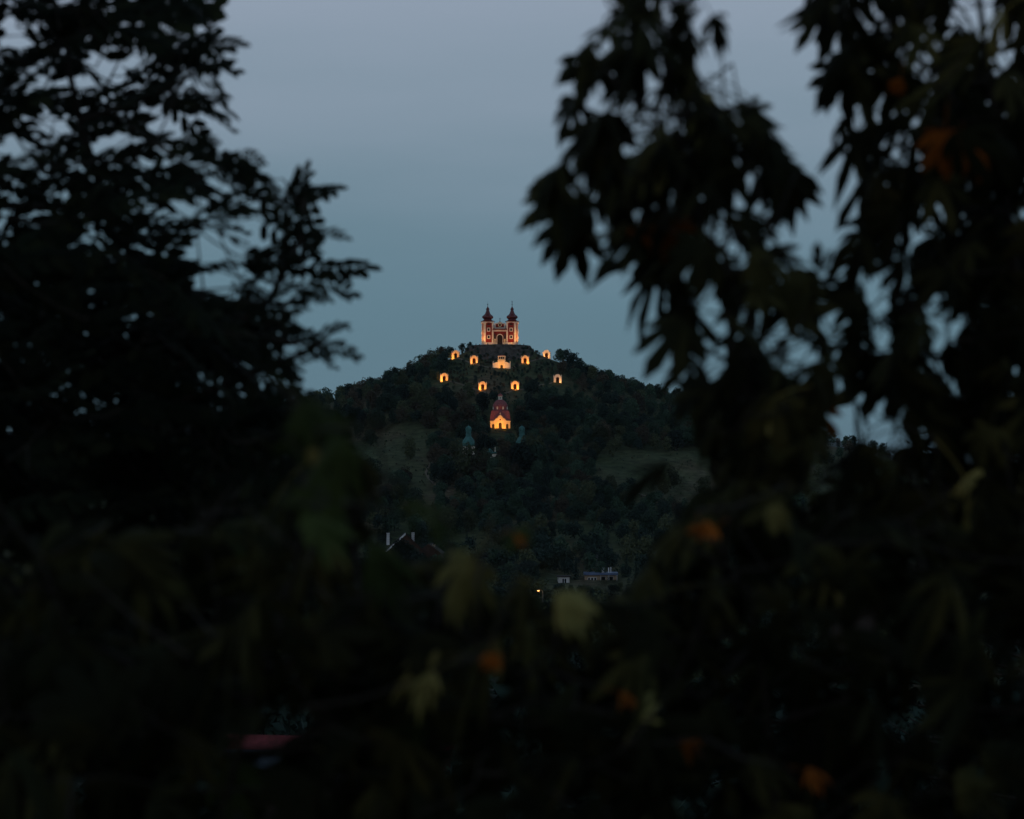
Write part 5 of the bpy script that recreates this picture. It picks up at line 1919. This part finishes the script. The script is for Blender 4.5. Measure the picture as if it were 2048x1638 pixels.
A_HAND = [(1262, 28, 100, 70), (1240, 30, 215, 70), (1182, 92, 205, 95), (1190, 112, 255, 110), (1275, 95, 268, 120), (1365, 40, 95, 60), (1372, 60, 330, 70), (1424, 30, 300, 75), (1375, 120, 275, 100),
          (1152, 195, 238, 105), (1215, 235, 255, 120), (1400, 180, 312, 150, 'olive', (.35, .9)), (1498, 212, 330, 80), (1118, 335, 218, 130), (1232, 335, 250, 150), (1345, 300, 275, 150), (1425, 270, 300, 140),
          (1545, 325, 310, 150), (1500, 285, 340, 110), (1485, 425, 350, 105), (1150, 440, 245, 110), (1262, 478, 222, 110), (1335, 440, 285, 95, 'orange', (.8, .3)), (1535, 505, 2, 80), (1640, 545, 80, 70),
          (1335, 530, 208, 140), (1392, 590, 212, 125), (1372, 640, 224, 140), (1395, 720, 210, 95), (1330, 325, 205, 90, 'olive', (.3, .9)), (1275, 445, 300, 60, 'orange', (.8, .3)),
          (1620, 800, 275, 95, 'orange', (.8, .3)), (1560, 790, 200, 90, 'olive', (.4, .8)), (1340, 930, 180, 100, 'chest')]
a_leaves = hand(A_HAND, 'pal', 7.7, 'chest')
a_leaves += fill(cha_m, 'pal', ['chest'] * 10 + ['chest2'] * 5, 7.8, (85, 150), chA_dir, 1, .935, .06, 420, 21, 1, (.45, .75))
plant('chestnut_tree', 'horse chestnut with a leaning leader and drooping hand-shaped leaves', 'tree', 1590, 8.0,
      [(1590, 1500, 8.0), (1560, 1150, 7.9), (1530, 900, 7.9), (1470, 680, 7.8), (1420, 520, 7.8), (1375, 340, 7.8), (1335, 130, 7.8), (1310, -60, 7.8)], a_leaves, 'chest', .028,
      bough=[([(1480, 560, 7.8), (1560, 420, 7.7), (1600, 330, 7.7)], .010), ([(1300, 420, 7.8), (1180, 360, 7.7)], .009), ([(1450, 720, 7.8), (1340, 650, 7.7)], .009),
             ([(1260, 200, 7.8), (1190, 110, 7.8)], .007), ([(1430, 220, 7.8), (1500, 210, 7.8)], .007)])

# --- the denser chestnut beside it
CH_B = [(1590, -220), (2300, -220), (2300, 1150), (2000, 1150), (1700, 1050), (1640, 960), (1690, 880), (1680, 700), (1640, 620), (1690, 500), (1700, 380), (1650, 300), (1700, 220), (1610, 190), (1690, 100), (1580, 70)]
chb_m = poly_mask(CH_B) & ~open_m


def chB_dir(x, y, rs):
    k = max(-1, min(1, (x - 1960) / 320))
    return 268 + 45 * k + rs.uniform(-38, 38)


B_HAND = [(1655, 8, 225, 110), (1690, 20, 240, 100), (1700, 110, 222, 125), (1690, 130, 250, 105), (1690, 245, 220, 70), (1890, 262, 265, 95, 'orange', (.85, .3)), (1925, 270, 285, 95, 'orange', (.85, .3)), (1950, 290, 300, 75, 'orange', (.85, .3)),
          (1800, 155, 260, 45, 'orange', (.8, .3)), (1950, 195, 180, 50, 'olive'), (1730, 470, 215, 120), (1740, 360, 215, 110), (2010, 20, 215, 90, 'olive', (.4, .8)),
          (1930, 955, 306, 140, 'olive', (.85, .6)), (1935, 960, 342, 90, 'olive', (.8, .7)), (2030, 945, 350, 60, 'olive', (.5, .9)), (1740, 620, 225, 80), (1700, 700, 260, 80), (1800, 415, 255, 110), (1812, 515, 262, 95), (1885, 470, 245, 120), (1895, 535, 236, 105), (1805, 615, 250, 75), (1835, 592, 226, 80), (1722, 585, 246, 100),
          (1742, 695, 236, 95), (1825, 690, 258, 95), (1862, 745, 246, 95), (1795, 750, 262, 85), (1915, 590, 262, 60), (1780, 470, 230, 90), (1910, 690, 250, 90), (1850, 640, 215, 90)]
b_leaves = hand(B_HAND, 'pal', 8.2, 'chest')
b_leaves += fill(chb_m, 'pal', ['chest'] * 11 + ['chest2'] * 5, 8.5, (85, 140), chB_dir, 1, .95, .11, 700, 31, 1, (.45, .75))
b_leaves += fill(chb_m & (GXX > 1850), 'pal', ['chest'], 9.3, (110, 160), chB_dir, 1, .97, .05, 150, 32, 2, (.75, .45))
plant('chestnut_tree', 'dense horse chestnut with several withered orange leaves', 'tree', 2120, 8.8,
      [(2110, 1500, 8.8), (2080, 1000, 8.7), (2040, 600, 8.6), (1990, 250, 8.6), (1940, -150, 8.5)], b_leaves, 'chest', .05,
      bough=[([(1900, 420, 8.5), (1760, 300, 8.4), (1680, 240, 8.3)], .014), ([(1880, 150, 8.5), (1760, 60, 8.4)], .012), ([(1880, 720, 8.6), (1760, 640, 8.4)], .014), ([(1900, 980, 8.6), (1780, 900, 8.5)], .014)])

# --- low growth below the view
LOW = {
    'hazel': ([(-200, 1150), (500, 1050), (700, 900), (790, 1010), (860, 1130), (860, 1800), (-200, 1800)], 5.6),
    'mid': ([(620, 1260), (760, 1180), (870, 1130), (1000, 1180), (1110, 1210), (1260, 1200), (1330, 1260), (1330, 1800), (620, 1800)], 5.0),
    'right': ([(1230, 1210), (1300, 1060), (1450, 980), (1700, 1020), (2250, 1080), (2250, 1800), (1230, 1800)], 6.2),
}


def low_dir(x, y, rs):
    return rs.choice([200, 240, 300, 340]) + rs.uniform(-40, 40)


m1 = poly_mask(LOW['hazel'][0]) & ~open_m
lv = hand([(605, 800, 320, 120, 'green', (.4, .9)), (625, 850, 290, 130, 'green'), (690, 880, 215, 120, 'green'), (625, 960, 300, 120, 'green', (.4, .9)), (660, 1000, 330, 90, 'green'),
           (620, 1030, 330, 110, 'green', (.3, 1)), (800, 1010, 10, 90, 'green'), (860, 1030, 350, 90, 'green', (.3, 1)), (625, 895, 260, 45, 'olive', (.9, .3)), (660, 1090, 340, 70, 'olive', (.4, .9))], 'pal', 5.4, 'green')
lv += fill(m1, 'pal', ['chest'] * 9 + ['chest2'] * 2 + ['green'], 6.7, (110, 200), low_dir, 2, .95, .05, 260, 41, 3, (.6, .5))
plant('chestnut_sapling', 'dark green chestnut sapling under the ash, with soft green leaves', 'sapling', 420, 6.7,
      [(430, 1700, 6.7), (500, 1400, 6.6), (590, 1150, 6.2), (630, 950, 5.7)], lv, 'chest', .02,
      bough=[([(300, 1350, 6.7), (120, 1250, 6.7)], .01), ([(640, 1300, 6.5), (760, 1180, 6.3)], .01), ([(640, 900, 5.5), (620, 820, 5.4)], .006)])

m2 = poly_mask(LOW['mid'][0]) & ~open_m
lv = hand([(945, 1112, 218, 130, 'olive', (.85, .6)), (948, 1118, 246, 125, 'olive', (.8, .7)), (1110, 1190, 332, 120, 'olive', (.8, .7)), (880, 1312, 182, 115, 'olive', (.7, .8)), (870, 1345, 212, 80, 'olive', (.7, .7)),
           (985, 1310, 270, 40, 'orange', (.8, .4)), (1240, 1385, 340, 50, 'orange', (.6, .6)), (1060, 1062, 200, 60, 'green', (.8, .2)), (1030, 1068, 340, 36, 'orange', (.2, .9))], 'pal', 6.0, 'olive')
lv += fill(m2, 'pal', ['chest'] * 8 + ['chest2'] * 2, 6.9, (110, 190), low_dir, 2, .95, .05, 160, 43, 3, (.6, .5))
plant('chestnut_sapling', 'low chestnut sapling with yellowing olive leaves before the valley houses', 'sapling', 1010, 6.8,
      [(1010, 1750, 6.8), (990, 1500, 6.7), (960, 1300, 6.4), (938, 1130, 6.05)], lv, 'olive', .015,
      bough=[([(1080, 1400, 6.7), (1120, 1230, 6.1)], .008), ([(900, 1420, 6.5), (870, 1340, 6.1)], .007)])

m3 = poly_mask(LOW['right'][0]) & ~open_m
lv = hand([(1275, 1440, 60, 70, 'olive', (.4, .8)), (1370, 1480, 280, 50, 'orange', (.5, .6)), (1615, 1540, 350, 50, 'orange', (.5, .6)), (1430, 1055, 215, 44, 'orange', (.8, .5)), (1400, 1052, 280, 40, 'orange', (.8, .5)),
           (1560, 1010, 240, 70, 'olive', (.5, .7)), (1650, 1150, 330, 90, 'olive', (.4, .6))], 'pal', 6.6, 'olive')
lv += fill(m3, 'pal', ['chest'] * 10 + ['chest2'] * 2, 7.4, (100, 175), low_dir, 2, .95, .05, 300, 47, 3, (.6, .5))
plant('chestnut_sapling', 'dark chestnut sapling with scattered orange leaves below the two chestnuts', 'sapling', 1560, 7.4,
      [(1560, 1750, 7.4), (1540, 1450, 7.4), (1500, 1200, 7.2), (1430, 1080, 6.7)], lv, 'chest', .018,
      bough=[([(1700, 1400, 7.4), (1850, 1200, 7.4)], .01), ([(1400, 1400, 7.2), (1300, 1300, 7)], .009)])


# --- pines on the near slope, behind the chestnuts
def pine(px, py_top, Y, hgt, rad, seed, label):
    x = (px - CX) / F * Y
    zg = h(x, Y)
    hgt = (HY - py_top) / F * Y - zg
    e = empty('pine_tree', (x, Y, zg), 0, label, 'tree')
    rr = random.Random(seed)
    tk = MB().tube([(0, 0, -1), (.1, 0, hgt * .5), (0, 0, hgt * .97)], [.26, .17, .03], 8)
    nd = MB()
    nb = int(hgt * 6)
    for b in range(nb):
        f = .18 + .8 * b / nb
        z = hgt * f
        a = rr.random() * 6.283
        L = rad * (1 - f) ** .6 * rr.uniform(.6, 1.1) + .35
        ca, sa = math.cos(a), math.sin(a)
        tk.tube([(0, 0, z), (ca * L * .6, sa * L * .6, z + L * .08), (ca * L, sa * L, z + L * .28)], [.05, .03, .01], 4)
        for q in range(int(5 + 9 * L)):
            u = rr.uniform(.3, 1.02)
            c = Vector((ca * L * u + rr.gauss(0, .13), sa * L * u + rr.gauss(0, .13), z + L * .26 * u * u + rr.gauss(0, .10)))
            ax = Vector((ca * .5 + rr.gauss(0, .4), sa * .5 + rr.gauss(0, .4), .8)).normalized()
            for k in range(11):
                dd = (ax + Vector((rr.gauss(0, .55), rr.gauss(0, .55), rr.gauss(0, .45)))).normalized()
                s = dd.orthogonal().normalized() * .012
                t = c + dd * rr.uniform(.09, .19)
                nd.poly([c - s, c + s, t])
    tk.build('trunk', M['bark'], e)
    o = nd.build('crown', M['needle'], e)
    return e


pine(2050, 430, 55, 9, 1.9, 3, 'tall dark pine with tufted needles behind the dense chestnut')
pine(1890, 770, 62, 5, 1.5, 5, 'lower pine whose top twigs stick up beside the tall pine')

print('COUNTS', COUNTS)

# ------------------------------------------------------------------ thin evening haze over the valley
hz = MB().box(-9400, 9400, -75, 31000, -140, 90).build('haze', M['dark'])
hz.data.materials.clear()
hm = bpy.data.materials.new('evening_haze')
hm.use_nodes = True
hn, hl_ = hm.node_tree.nodes, hm.node_tree.links
hn.clear()
ho = hn.new('ShaderNodeOutputMaterial')
hv = hn.new('ShaderNodeVolumePrincipled')
hv.inputs['Color'].default_value = (.80, .92, 1.0, 1)
hv.inputs['Density'].default_value = 1.4e-5
hl_.new(hv.outputs[0], ho.inputs['Volume'])
hz.data.materials.append(hm)
tag(hz, 'thin bluish evening haze lying over the valley and the hill', 'haze', kind='stuff')
